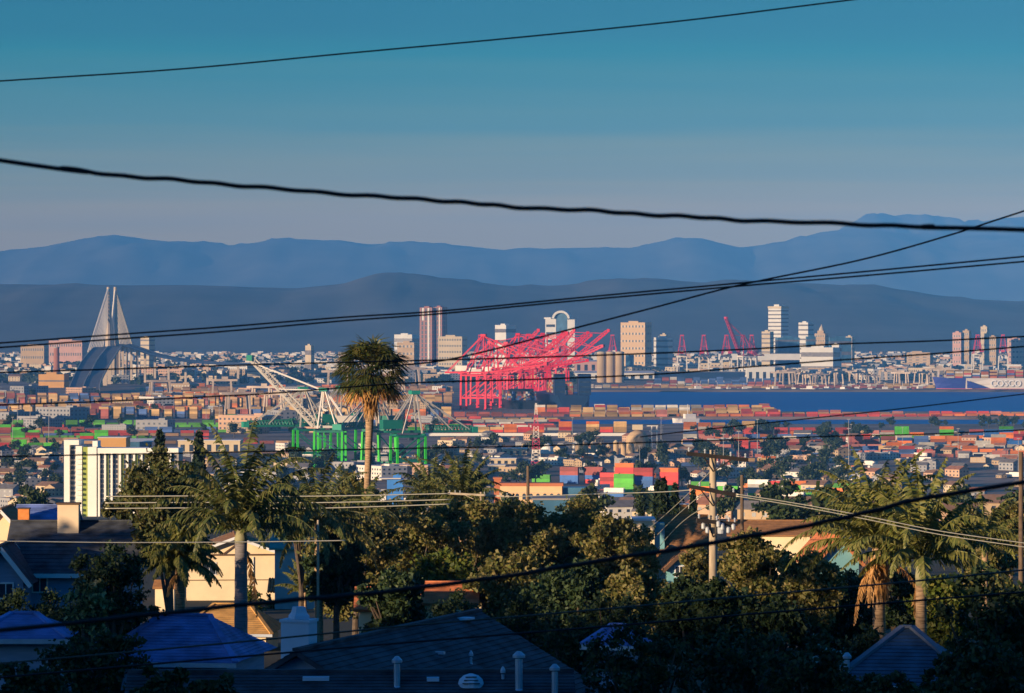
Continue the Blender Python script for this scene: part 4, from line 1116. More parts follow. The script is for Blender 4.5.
# lorries
def lorry(bm):
    e = empty('parked_lorry', (0, 0, 0), 'x', 'lorry')
    MB().box((1.2, 0, 2.6), (10.5, 2.5, 2.9)).build('trailer', bm, e)
    q = MB(); q.box((-5.4, 0, 1.9), (2.1, 2.4, 2.6)); q.box((-6.6, 0, 1.2), (.6, 2.2, 1.2)); q.build('cab', M_steel_white, e)
    for x in (-5.6, -3.2, 4.2, 5.6):
        for s in (-1, 1): MB().tube([(x, s * .95, .5), (x, s * 1.28, .5)], .5, 10).build('wheel', M_asphalt, e)
    return e
LW, LR = lorry(M_steel_white), lorry(M_cont[0])
for i in range(44):
    px = rnd.uniform(585, 880) if i % 3 else rnd.uniform(440, 1030); Yd = rnd.uniform(2180, 3000)
    src = LR if i % 6 == 1 else LW
    o = src if i in (0, 1) else copy_tree(src); pp = at(px, 400, Yd); o.location = (pp.x, Yd, max(2.5, ground_z(0, Yd))); o.rotation_euler = (0, 0, rnd.uniform(-.8, .8))
    tag(o, ('orange-boxed' if src is LR else 'white') + ' lorry parked in the yards of the middle distance', 'lorry', ('orange' if src is LR else 'white') + ' lorries in the yards')
# ---------------------------------------------------------------- houses of the near slope
M_roof_dark = mat('dark_shingle_roof', (.055, .062, .075), .9, .55, 1.1)
M_roof_blue = mat('blue_grey_shingle_roof', (.14, .20, .43), .8, .4, .8)
M_roof_brown = mat('brown_shingle_roof', (.30, .15, .065), .9, .25, 1.5, stretch=(1, 1, 6))
M_roof_ochre = mat('ochre_shingle_roof', (.48, .27, .09), .9, .25, 1.5)
M_tile = mat('terracotta_tiles', (.50, .17, .07), .85, .3, 2.0)
M_stucco = mat('cream_stucco', (.78, .62, .40), .9, .06, .8, bump=.05)
M_bluewall = mat('blue_grey_siding', (.22, .30, .42), .8, .1, .8, stretch=(1, 1, 12))
M_tealwall = mat('teal_siding', (.16, .36, .40), .8, .1, .8)
M_trim = mat('white_trim', (.70, .70, .70), .7, .05, 1.0)
M_trimd = mat('dark_brown_trim', (.10, .06, .04), .8, .1, 1.0)
M_chim = mat('chimney_stucco', (.66, .52, .36), .9, .08, 1.0)
M_chimb = mat('sky_tinted_chimney_render', (.58, .64, .74), .9, .08, 1.0)  # white paint with the blue of the sky's light put into its colour
M_pipe = mat('galvanised_pipe', (.45, .50, .58), .45, .1, 2.0, metal=.4)

def shingle_courses(q, quad, n, th=.03):
    """Thin raised courses over a roof plane: quad = eave-left, eave-right, ridge-right, ridge-left."""
    a, b, c, d = [Vector(p) for p in quad]; nrm = (b - a).cross(d - a).normalized()
    if nrm.z < 0: nrm = -nrm
    for k in range(n):
        t0, t1 = k / n, (k + .985) / n
        l0, r0, l1, r1 = a.lerp(d, t0), b.lerp(c, t0), a.lerp(d, t1), b.lerp(c, t1)
        q.add([l0 + nrm * th, r0 + nrm * th, r1 + nrm * .004, l1 + nrm * .004, l0, r0], [(0, 1, 2, 3), (4, 5, 1, 0)])

def gable_house(name, label, loc, w_, d_, h_, rise, wall, roof, rz=0.0, ridge='x', over=.5, cat='house', trim=None, courses=14):
    """Ridge along local X or Y; walls from z=0 to h_; front is local -Y."""
    e = empty(name, loc, label, cat, None, R(rz))
    q = MB(); hw, hd = w_ / 2, d_ / 2
    q.box((0, 0, h_ / 2 - 1), (w_, d_, h_ + 2))
    if ridge == 'x':
        for s in (-1, 1): q.add([(s * hw, -hd, h_), (s * hw, hd, h_), (s * hw, 0, h_ + rise), (s * (hw - .2), -hd, h_), (s * (hw - .2), hd, h_), (s * (hw - .2), 0, h_ + rise)], [(0, 1, 2), (5, 4, 3), (0, 2, 5, 3), (1, 4, 5, 2)])
    else:
        for s in (-1, 1): q.add([(-hw, s * hd, h_), (hw, s * hd, h_), (0, s * hd, h_ + rise), (-hw, s * (hd - .2), h_), (hw, s * (hd - .2), h_), (0, s * (hd - .2), h_ + rise)], [(0, 1, 2), (5, 4, 3), (0, 2, 5, 3), (1, 4, 5, 2)])
    q.build('wall', wall, e)
    q = MB()
    span = hd if ridge == 'x' else hw; k = rise / span; drop = over * k; lng = (hw if ridge == 'x' else hd) + over
    for s in (-1, 1):
        if ridge == 'x': quad = [(-lng * s * -1 * 1.0, s * (span + over), h_ - drop + .1), (-lng * s, s * (span + over), h_ - drop + .1), (-lng * s, 0, h_ + rise + .1), (lng * s, 0, h_ + rise + .1)]
        else: quad = [(s * (span + over), lng * s * -1, h_ - drop + .1), (s * (span + over), lng * s, h_ - drop + .1), (0, lng * s, h_ + rise + .1), (0, lng * s * -1, h_ + rise + .1)]
        q.slab(quad, .16); shingle_courses(q, quad, courses)
    rf = q.build('roof', roof, e)
    q = MB()
    if ridge == 'x': q.bar((-lng, 0, h_ + rise + .13), (lng, 0, h_ + rise + .13), .28, .1)
    else: q.bar((0, -lng, h_ + rise + .13), (0, lng, h_ + rise + .13), .28, .1)
    q.build('ridge_cap', roof, rf)
    if trim:
        for s in (-1, 1):
            if ridge == 'x': MB().box((0, s * (hd + over + .04), h_ - drop - .02), (2 * lng, .06, .26)).build('fascia', trim, e)
            else:
                q = MB(); q.bar((-hw - over, s * (hd + over + .04), h_ - drop - .02), (0, s * (hd + over + .04), h_ + rise - .02), .06, .26); q.build('bargeboard', trim, e)
                q = MB(); q.bar((hw + over, s * (hd + over + .04), h_ - drop - .02), (0, s * (hd + over + .04), h_ + rise - .02), .06, .26); q.build('bargeboard', trim, e)
    return e
def hip_roof(q, w_, d_, h_, rise, over=.5, ridge_len=None, courses=16):
    hw, hd = w_ / 2 + over, d_ / 2 + over; rl = (ridge_len if ridge_len is not None else max(.4, w_ - d_)) / 2
    A, B_, C_, D = (-hw, -hd, h_), (hw, -hd, h_), (hw, hd, h_), (-hw, hd, h_); E, G = (-rl, 0, h_ + rise), (rl, 0, h_ + rise)
    q.add([A, B_, C_, D, E, G], [(0, 1, 5, 4), (1, 2, 5), (2, 3, 4, 5), (3, 0, 4), (3, 2, 1, 0)])
    shingle_courses(q, [A, B_, G, E], courses); shingle_courses(q, [B_, C_, G, G], courses); shingle_courses(q, [D, A, E, E], courses)
    return [A, B_, C_, D, E, G]
def hip_house(name, label, loc, w_, d_, h_, rise, wall, roof, rz=0.0, ridge_len=None, cat='house', capm=None):
    e = empty(name, loc, label, cat, None, R(rz))
    MB().box((0, 0, h_ / 2 - 1.05), (w_, d_, h_ + 1.9)).build('wall', wall, e)
    q = MB(); P = hip_roof(q, w_, d_, h_, rise, ridge_len=ridge_len); rf = q.build('roof', roof, e)
    for a_, b_ in ((0, 4), (1, 5), (4, 5)):
        q = MB(); q.bar(Vector(P[a_]) + Vector((0, 0, .05)), Vector(P[b_]) + Vector((0, 0, .05)), .26, .1); q.build('ridge_cap', capm or roof, rf)
    q = MB(); q.box((0, -d_ / 2 - .56, h_ - .1), (w_ + 1.1, .1, .2)); q.build('gutter', M_pipe, e)
    return e
def window(e, x, y, z, w_, h_, frame=None, side=False):
    f = MB(); t = .09
    def b_(cx_, cz, sx, sz, dy=.1):
        f.box((x if side else x + cx_, y + cx_ if side else y, z + cz), (dy if side else sx, sx if side else dy, sz))
    b_(-w_ / 2, 0, t, h_ + t); b_(w_ / 2, 0, t, h_ + t); b_(0, h_ / 2, w_ - t, t); b_(0, -h_ / 2, w_ - t, t); b_(0, 0, t * .6, h_ - t)
    fr = f.build('window', frame or M_trim, e)
    MB().box((x, y, z), (.06 if side else w_ - t, w_ - t if side else .06, h_ - t)).build('pane', M_glass, fr)
    return fr
def vent_pipe(parent, p, h_, r, cap=True, mt=None):
    q = MB(); q.lathe(p, [(r * 1.7, 0), (r * 1.2, .12), (r, .16), (r, h_)], 10)
    v = q.build('vent_pipe', mt or M_pipe, parent)
    if cap: MB().lathe((p[0], p[1], p[2] + h_ + .05), [(r * 1.7, 0), (r * 1.7, .08), (r * .6, .2)], 10).build('vent_cap', mt or M_pipe, v)
    return v

# --- cream gabled house, sunlit
Y = 385; m = px_m(Y); b_ = at(232, 607, Y)
w1 = 98 * m; h1 = (607 - 555) * m
e = gable_house('gabled_house', 'sunlit cream gabled house with timbered gable behind the tall palm trunk', (b_.x, Y + 4.5, b_.z), w1, 9, h1, 1.75, M_stucco, M_roof_brown, rz=5, ridge='y', over=.7, trim=M_trim)
for s in (-1, 1): q = MB(); q.bar((s * 1.2, -4.56, h1 + .12), (0, -4.56, h1 + 1.0), .12, .16); q.build('gable_brace', M_trimd, e)
q = MB(); q.box((0, -4.56, h1 + .02), (w1 * .96, .12, .16)); q.build('gable_beam', M_trimd, e)
q = MB(); q.box((0, -4.56, h1 + .75), (.16, .12, 1.3)); q.build('king_post', M_trimd, e)
q = MB(); q.box((0, -4.53, h1 * .52), (w1, .06, .08)); q.build('belt_line', M_trimd, e)
window(e, -2.6, -4.52, h1 * .74, 1.3, 1.2); window(e, w1 / 2 + .02, -1.5, h1 * .72, 1.3, 1.2, side=True)
MB().tube([(1.7, -4.58, 0), (1.7, -4.58, h1 - .2)], .05, 6).build('downpipe', M_trim, e)
# terracotta porch roof at its right foot
p = at(284, 590, 372)
e = empty('tiled_porch', (p.x, 372, ground_z(p.x, 372)), 'small terracotta tiled porch roof at the right foot of the cream house', 'porch')
hz = p.z - ground_z(p.x, 372)
q = MB()
for k in range(12):
    x = -1.4 + k * .255
    q.tube([(x, -1.3, hz - .1), (x, 1.2, hz + 1.0)], .13, 6)
q.build('tile_roof', M_tile, e)
for s in (-1, 1): MB().box((s * 1.3, -.9, hz / 2 - .15), (.2, .2, hz - .3)).build('post', M_trimd, e)

# --- shaded house at the left with sunlit chimney
Y = 240; m = px_m(Y); b_ = at(72, 568, Y); hz = b_.z - ground_z(b_.x, Y)
e = gable_house('shaded_house', 'blue-grey house in shade at the left with a sunlit tan chimney', (b_.x, Y + 3.5, ground_z(b_.x, Y)), 118 * m, 8, hz, 2.6, M_bluewall, M_roof_dark, rz=0, ridge='x', over=.6, trim=M_trim)
window(e, -1.9, -4.04, hz - 1.0, .9, .9); window(e, -3.1, -4.04, hz - 1.0, .5, 1.1); window(e, 1.2, -4.04, hz - 1.2, 1.6, .8)
ch = MB(); cx_ = at(63.5, 0, Y).x - b_.x; ch.box((cx_, -.6, hz + 2.4), (1.3, 1.0, 2.7)); c_ = ch.build('chimney', M_chim, e)
MB().box((cx_, -.6, hz + 3.82), (1.45, 1.15, .12)).build('chimney_cap', M_trimd, c_)
b2 = at(2, 570, 236)
e2 = gable_house('shaded_cottage', 'blue gabled cottage in shade at the very left frame edge', (b2.x, 238, ground_z(b2.x, 236)), 44 * m, 5, hz - .3, 1.7, M_bluewall, M_roof_dark, rz=0, ridge='y', over=.5, trim=M_trim)
window(e2, .3, -2.54, hz - 1.2, .9, .9)
# sunlit house behind
Y = 345; m = px_m(Y); b_ = at(12, 524, Y); hz = b_.z - ground_z(b_.x, Y)
e = gable_house('sunlit_house', 'cream gabled house end behind the shaded house, far left', (b_.x - .5, Y, ground_z(b_.x, Y)), 30 * m, 8, hz, 1.4, M_stucco, M_roof_brown, ridge='y', over=.4, trim=M_trim)
b_ = at(45, 525, Y + 6)
e = gable_house('blue_roofed_house', 'house with bright blue roof between the two left chimneys', (b_.x, Y + 8, ground_z(b_.x, Y)), 52 * m, 8, b_.z - ground_z(b_.x, Y), 1.6, M_bluewall, M_roof_blue, ridge='x')
p = at(24, 524, Y - 6)
e = empty('chimney_stack', (p.x, Y - 6, ground_z(p.x, Y - 6)), 'small orange brick chimney stack at the far left in sun', 'chimney')
MB().box((0, 0, (p.z + 1.1 - ground_z(p.x, Y)) / 2), (.95, .8, p.z + 1.1 - ground_z(p.x, Y))).build('stack', mat('orange_brick', (.62, .22, .06), .9, .15, 3), e)
MB().box((0, 0, p.z + 1.16 - ground_z(p.x, Y)), (1.08, .92, .1)).build('rim', M_trimd, e)

# --- blue roof, bottom left, in shade
Y = 172; m = px_m(Y); b_ = at(178, 662, Y); gz_ = ground_z(b_.x, Y)
e = hip_house('blue_hip_house', 'house with plain blue hip roof in shade at the bottom left', (b_.x, Y + 4.0, gz_), 126 * m, 7.5, b_.z - gz_, 1.75, M_bluewall, M_roof_blue, rz=-9, ridge_len=2.2)
window(e, 1.2, -3.8, b_.z - gz_ - 1.0, .9, .9)
b_ = at(15, 640, 165)
e = hip_house('pale_roofed_shed', 'pale blue roofed shed at the bottom left frame edge', (b_.x, 168, ground_z(b_.x, 165)), 3.4, 4, b_.z - ground_z(b_.x, 165), .9, M_bluewall, M_roof_blue, ridge_len=1)
# --- ochre roof in the sun
Y = 285; m = px_m(Y); b_ = at(228, 634, Y); gz_ = ground_z(b_.x, Y)
e = hip_house('ochre_roofed_bungalow', 'bungalow with ochre roof half in sun at the foot of the tall palm', (b_.x, Y + 4, gz_), 82 * m, 7, max(1.2, b_.z - gz_), 1.9, M_stucco, M_roof_ochre, rz=-4, ridge_len=2.6)
p = at(158, 605, 330)
e = gable_house('cream_garage', 'small cream garage wall below the bushy left palm', (at(164, 600, 330).x, 332, ground_z(0, 330)), 19 * px_m(330), 3, at(0, 588, 330).z - ground_z(0, 330), .4, M_stucco, M_roof_brown, ridge='x', over=.2)
# --- big dark roof along the bottom: a ridge running away to the right, and a low wing before it
M_cap = mat('grey_ridge_tiles', (.16, .18, .22), .9, .2, 1.5)
gz_ = ground_z(0, 146)
ra, rb = at(296, 652, 136.5), at(479, 608, 156.0)
rd = rb - ra; rl = Vector((rd.x, rd.y, 0)).length; ang = math.degrees(math.atan2(rd.y, rd.x)); mid = (ra + rb) / 2
RISE = 2.9; HE = mid.z - gz_ - RISE - .12
e = gable_house('big_shingled_house', 'large dark shingled roof across the bottom centre, its ridge rising to the right', (mid.x, mid.y, gz_), rl - 1.0, 10.0, HE, RISE, M_bluewall, M_roof_dark, rz=ang, ridge='x', over=.5, trim=M_trim, courses=24)
inv_ = (Matrix.Translation(e.location) @ Matrix.Rotation(R(ang), 4, 'Z')).inverted()
def main_roof(px, py):
    """Where the photo ray through (px, py) meets the visible slope, in house coordinates."""
    for Yd in np.linspace(133, 158, 400):
        l = inv_ @ at(px, py, Yd); k = RISE / 5.0
        if -5.5 < l.y < 0 and abs(l.x) < rl / 2 and l.z <= HE + RISE + .1 + k * l.y: return l
    return None
cpos = inv_ @ at(299, 640, 139.0)
c_ = MB().box((cpos.x, cpos.y, cpos.z - .2), (.85, 1.05, 1.7)).build('chimney', M_chimb, e)
MB().box((cpos.x, cpos.y, cpos.z + .7), (.93, 1.13, .1)).build('chimney_rim', M_chimb, c_)
MB().lathe((cpos.x, cpos.y, cpos.z + .76), [(.40, 0), (.40, .1), (.30, .22), (.24, .42)], 4).build('chimney_cap', M_chimb, c_)
for (p0, p1) in (((333, 640), (356, 668)), ((378, 628), (408, 666))):
    l0, l1 = main_roof(*p0), main_roof(*p1)
    if l0 and l1: MB().bar(l0 + Vector((0, 0, .06)), l1 + Vector((0, 0, .06)), .15, .07).build('roof_batten', M_cap, e)
for (px, py, h_, r_) in ((390, 626, .5, .07), (471, 664, .35, .05)):
    l = main_roof(px, py)
    if l: vent_pipe(e, (l.x, l.y, l.z - .1), h_, r_)
l = main_roof(466, 622)
if l: MB().box((l.x, l.y, l.z + .12), (.7, .5, .12)).build('skylight', M_chimb, e)
l = main_roof(440, 655)
if l: MB().box((l.x, l.y, l.z + .08), (.2, .35, .1)).build('flashing', M_pipe, e)
# low wing in front, ridge along the frame bottom
Yw = 127.0; rz_ = at(0, 671, Yw).z; x0, x1 = at(128, 0, Yw).x, at(574, 0, Yw).x
e3 = gable_house('shingled_wing', 'low dark shingled wing along the bottom edge, with pipes and dome vent', ((x0 + x1) / 2, Yw, gz_), x1 - x0 - 1, 7.4, rz_ - gz_ - 1.72, 1.6, M_bluewall, M_roof_dark, rz=1.5, ridge='x', over=.5, trim=M_trim, courses=22)
inw = (Matrix.Translation(e3.location) @ Matrix.Rotation(R(1.5), 4, 'Z')).inverted()
def wing_roof(px, dy):
    l = inw @ at(px, 680, Yw + dy); h_ = rz_ - gz_ - 1.72; return Vector((l.x, dy, h_ + 1.6 + .08 + 1.6 / 3.7 * dy))
for (px, dy, h_, r_) in ((397, -.9, .85, .10), (519, -1.1, 1.1, .12), (555, -1.6, .95, .10), (503, -.5, .3, .05)):
    vent_pipe(e3, wing_roof(px, dy) - Vector((0, 0, .12)), h_, r_)
l = wing_roof(471, -.75)
dv = MB().lathe((l.x, l.y, l.z - .1), [(.42, 0), (.42, .12), (.37, .26), (.24, .38), (.06, .44)], 14).build('roof_vent', M_chimb, e3)
for k in range(3): MB().box((l.x, l.y - .40 + .06 * k, l.z + .05 + .10 * k), (.56 - .1 * k, .06, .03)).build('louvre', M_roof_dark, dv)
for px, dy, w_ in ((316, -.5, .85), (433, -.55, .4)):
    l = wing_roof(px, dy); MB().box((l.x, l.y, l.z + .06), (w_, .42, .12)).build('skylight', M_chimb, e3)
# --- small blue roof in the trees
p = at(618, 645, 165); gz_ = ground_z(p.x, 165)
e = hip_house('garden_shed', 'small pale blue shed roof among the dark trees', (p.x, 166, gz_), 1.3, 1.6, p.z - gz_, .75, M_bluewall, M_roof_blue, rz=-20, ridge_len=.5)
# --- bottom right roof
Y = 132; m = px_m(Y); p = at(905, 676, Y); gz_ = ground_z(p.x, Y)
e = hip_house('blue_shingled_house', 'blue-grey shingled hip roof at the bottom right below the palm trunks', (p.x + .3, Y + 2.2, gz_), 4.1, 4.2, p.z - gz_ - .3, 1.75, M_bluewall, mat('slate_blue_shingles', (.055, .105, .16), .85, .3, 1.5), rz=-8, ridge_len=.3, capm=M_cap)
vent_pipe(e, (-1.95, -2.0, p.z - gz_ - .25), .75, .09)
MB().box((-2.25, -2.1, p.z - gz_ + .05), (.35, .35, .28)).build('roof_vent', M_chimb, e)
# --- brown roof and cream end wall at the utility pole
Y = 335; m = px_m(Y)
p = at(644, 552, Y); gz_ = ground_z(p.x, Y)
e = empty('cream_block_house', (p.x, Y, gz_), 'flat-topped house with sunlit cream wall left of the brown roof', 'house')
hz = at(0, 521, Y).z - gz_
MB().box((0, 2.2, hz / 2), (21 * m, 4.4, hz)).build('wall', M_stucco, e); MB().box((21 * m / 2 + .45, 2.4, hz / 2 - .1), (.85, 4, hz - .2)).build('side_wall', M_tealwall, e)
MB().box((0, 2.2, hz + .1), (21 * m + .2, 4.6, .2)).build('coping', M_trim, e)
p = at(684, 552, Y); gz_ = ground_z(p.x, Y)
e = gable_house('brown_roofed_house', 'house with steep sunlit brown roof and small orange chimney', (p.x, Y + 3.0, gz_), 42 * m, 5.6, p.z - gz_, 2.9, M_tealwall, M_roof_brown, rz=-4, ridge='x', over=.4)
c_ = MB().box((.15, .2, p.z - gz_ + 3.2), (.7, .6, 1.4)).build('chimney', MATS['orange_brick'], e); MB().box((.15, .2, p.z - gz_ + 3.96), (.8, .7, .1)).build('chimney_cap', M_trim, c_)
Y = 300; m = px_m(Y); p = at(678, 566, Y); gz_ = ground_z(p.x, Y)
e = gable_house('teal_gabled_house', 'teal gabled house wall in shade below the brown roof', (p.x, Y + 3, gz_), 30 * m, 6, p.z - gz_, 1.1, M_tealwall, M_roof_brown, rz=6, ridge='y', over=.4, trim=M_trimd)
window(e, -.2, -3.03, p.z - gz_ - .4, .7, .8)
Y = 450; m = px_m(Y); p = at(770, 530, Y)
gable_house('long_brown_house', 'long low brown roof right of the utility pole', (p.x, Y, ground_z(p.x, Y)), 78 * m, 7, max(2.5, p.z - ground_z(p.x, Y) - .3), 1.3, M_stucco, M_roof_brown, rz=-3, ridge='x')
Y = 262; m = px_m(Y); p = at(832, 560, Y)
gable_house('dark_gabled_house', 'dark gabled house with an orange sunlit roof slope behind the right palms', (p.x, Y + 3, ground_z(p.x, Y)), 42 * m, 6, p.z - ground_z(p.x, Y), 1.5, M_tealwall, M_tile, rz=8, ridge='y', over=.4)
Y = 300; p = at(300, 549, Y + 60)
gable_house('teal_roofed_house', 'teal roofed house half hidden right of the cream gabled house', (p.x, Y + 66, ground_z(p.x, Y + 60)), 5, 6, p.z - ground_z(p.x, Y + 60), 1.2, M_tealwall, mat('teal_roof', (.04, .30, .28), .7, .15, 1.0), ridge='x')
for i, (px, py, Yd, w_, lab) in enumerate(((388, 606, 236, 3.4, 'red tiled roof glimpsed through the foliage right of centre left'), (450, 600, 240, 3.0, 'red tiled garden roof under the big leafy canopy'))):
    p = at(px, py, Yd); gable_house('tiled_cottage', lab, (p.x, Yd, ground_z(p.x, Yd)), w_, 3.4, p.z - ground_z(p.x, Yd), 1.0, M_stucco, M_tile, ridge='x', over=.3)
# houses scattered down the slope between the trees
SLOPE = [(20, 1250), (205, 1000), (300, 1100), (350, 1300), (430, 1150), (620, 1250), (650, 1050),
         (720, 1150), (760, 1000), (800, 1200), (850, 1000), (900, 1100), (960, 950), (1000, 1150), (215, 900), (660, 1400), (780, 1350), (880, 1350), (700, 1450), (1010, 1350),
         (740, 1550), (820, 1600), (930, 1500), (640, 1550), (600, 1650), (980, 1650), (15, 1650)]
for i, (px, Yd) in enumerate(SLOPE):
    house_at(px, Yd, (0, 1, 2, 4, 1)[i % 5], (0, 1)[i % 2], 'among the trees of the slope below', 'houses of the wooded slope', rnd.uniform(.6, .85), rz=rnd.uniform(-.7, .4))
# ---------------------------------------------------------------- near trees and palms
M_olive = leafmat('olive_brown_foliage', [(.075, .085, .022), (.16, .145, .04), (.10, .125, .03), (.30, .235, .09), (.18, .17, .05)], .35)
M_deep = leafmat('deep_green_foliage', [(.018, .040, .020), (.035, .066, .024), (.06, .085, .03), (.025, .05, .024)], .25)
M_mixed = leafmat('mixed_foliage', [(.05, .07, .022), (.09, .10, .03), (.15, .13, .045), (.06, .09, .03)], .32)
M_lime = leafmat('yellow_green_foliage', [(.06, .10, .015), (.12, .15, .02), (.035, .06, .015), (.18, .17, .03)], .3)
M_bloom = leafmat('pale_blossom', [(.30, .26, .08), (.42, .36, .16), (.08, .10, .03), (.05, .07, .02)], .25)
M_frond = leafmat('palm_frond_green', [(.07, .10, .024), (.15, .165, .04), (.25, .23, .07), (.11, .13, .035)], .25, .45)
M_frond_dk = leafmat('palm_frond_dark', [(.05, .075, .022), (.10, .12, .034), (.19, .175, .065)], .2, .45)
M_fan = leafmat('fan_palm_green', [(.030, .048, .012), (.06, .075, .02), (.13, .115, .035)], .2, .45)
M_dead = leafmat('dry_palm_thatch', [(.40, .19, .06), (.52, .29, .10), (.28, .14, .05)], .15)
M_ptrunk = mat('palm_trunk', (.30, .20, .12), .95, .5, 2.5, stretch=(1, 1, 9), bump=.5)
M_ptrunkg = mat('grey_palm_trunk', (.22, .20, .20), .95, .25, 2.5, stretch=(1, 1, 9), bump=.5)
M_shaft = mat('palm_crownshaft', (.22, .21, .12), .7, .25, 1.5)

def crown_mesh(rs, lumps, n, size, material, aspect=.55):
    C = crown_points(rs, lumps, n)
    V = leaf_quads(C, None, size, rs, aspect)
    return np_mesh('crown', V, np.arange(len(V)).reshape(-1, 4), material)

def leafy_tree(px, py, rpx, Y, material, label, cat='tree', seed=1, n=6500, size=.30, flat=.8, name='leafy_tree', group=None, nl=44, low=.6, trunk=True):
    """Broad crown centred at pixel (px, py) with pixel radius rpx, standing on the slope at Y."""
    rs = np.random.RandomState(seed); c = at(px, py, Y); r = rpx * px_m(Y); zb = ground_z(c.x, Y)
    e = empty(name, (c.x, Y, zb), label, cat, group); zc = c.z - zb
    lumps = []
    for k in range(nl):
        d = rs.normal(0, 1, 3); d /= np.linalg.norm(d); f = rs.uniform(.30, .92)
        lumps.append((d[0] * r * f, d[1] * r * f, zc + d[2] * r * f * flat, r * rs.uniform(.10, .27)))
    for k in range(int(nl * low)):                     # skirts down towards the ground
        a = rs.uniform(0, 6.28); f = rs.uniform(.2, .75)
        lumps.append((math.cos(a) * r * f, math.sin(a) * r * f, max(r * .25, zc - r * flat * rs.uniform(.6, 1.5)), r * rs.uniform(.18, .30)))
    link('crown', crown_mesh(rs, lumps, n, size, material), e)
    if trunk:
        q = MB(); q.tube([(0, 0, -.6), (.1, .05, zc * .35), (.05, 0, zc * .7), (0, .1, zc)], [r * .09 + .1, r * .07 + .06, r * .05 + .04, .05], 8)
        for k in range(14):
            l = lumps[rs.randint(0, nl)]; z0 = zc * rs.uniform(.35, .7)
            q.tube([(.06, .02, z0), (l[0] * .5, l[1] * .5, (z0 + l[2]) / 2 - .1), (l[0], l[1], l[2])], [r * .035 + .04, r * .025 + .02, .02], 5)
        q.build('trunk', M_bark, e)
    return e

def frond(rs, V, base, az, elev, length, droop, leaf_len, pairs=46, w_=.09, hang=.5):
    """One feather frond: rachis plus hanging leaflets, appended as quads."""
    d = np.array((math.cos(az) * math.cos(elev), math.sin(az) * math.cos(elev), math.sin(elev))); p = np.array(base, float)
    side = np.array((-math.sin(az), math.cos(az), 0.0)); st = length / pairs; prev = p.copy()
    for k in range(pairs):
        t = k / pairs
        d = d + np.array((0, 0, -droop * st * (.35 + 1.3 * t))); d /= np.linalg.norm(d)
        p = p + d * st
        up = np.cross(side, d); wr = .035 * (1 - t) + .010
        V.append((prev - side * wr, prev + side * wr, p + side * wr, p - side * wr)); V.append((prev - up * wr, prev + up * wr, p + up * wr, p - up * wr))
        prev = p.copy()
        if t < .12: continue
        ll = leaf_len * math.sin(math.pi * min(1, .18 + t * .82)) ** .6 * (1.05 - .35 * t)
        for s in (-1, 1):
            q = side * s * rs.uniform(.55, 1) + d * rs.uniform(.35, .75) + np.array((0, 0, -1.0)) * rs.uniform(hang * .4, hang * 1.5) + up * rs.uniform(-.15, .45)
            q /= np.linalg.norm(q); L_ = ll * rs.uniform(.7, 1.1)
            m_ = p + q * L_ * .55; q2 = q + np.array((0, 0, -.55)); q2 /= np.linalg.norm(q2); tip = m_ + q2 * L_ * .5
            wv = np.cross(q, up); nn = np.linalg.norm(wv); wv = wv / nn * w_ if nn > 1e-3 else d * w_
            wv = wv + up * rs.uniform(-.6, .6) * w_
            V.append((p - wv * .5, p + wv * .5, m_ + wv * .5, m_ - wv * .5)); V.append((m_ - wv * .5, m_ + wv * .5, tip + wv * .08, tip - wv * .08))

def quads_obj(name, V, material, parent):
    V = np.array(V).reshape(-1, 3)
    return link(name, np_mesh(name, V, np.arange(len(V)).reshape(-1, 4), material), parent)

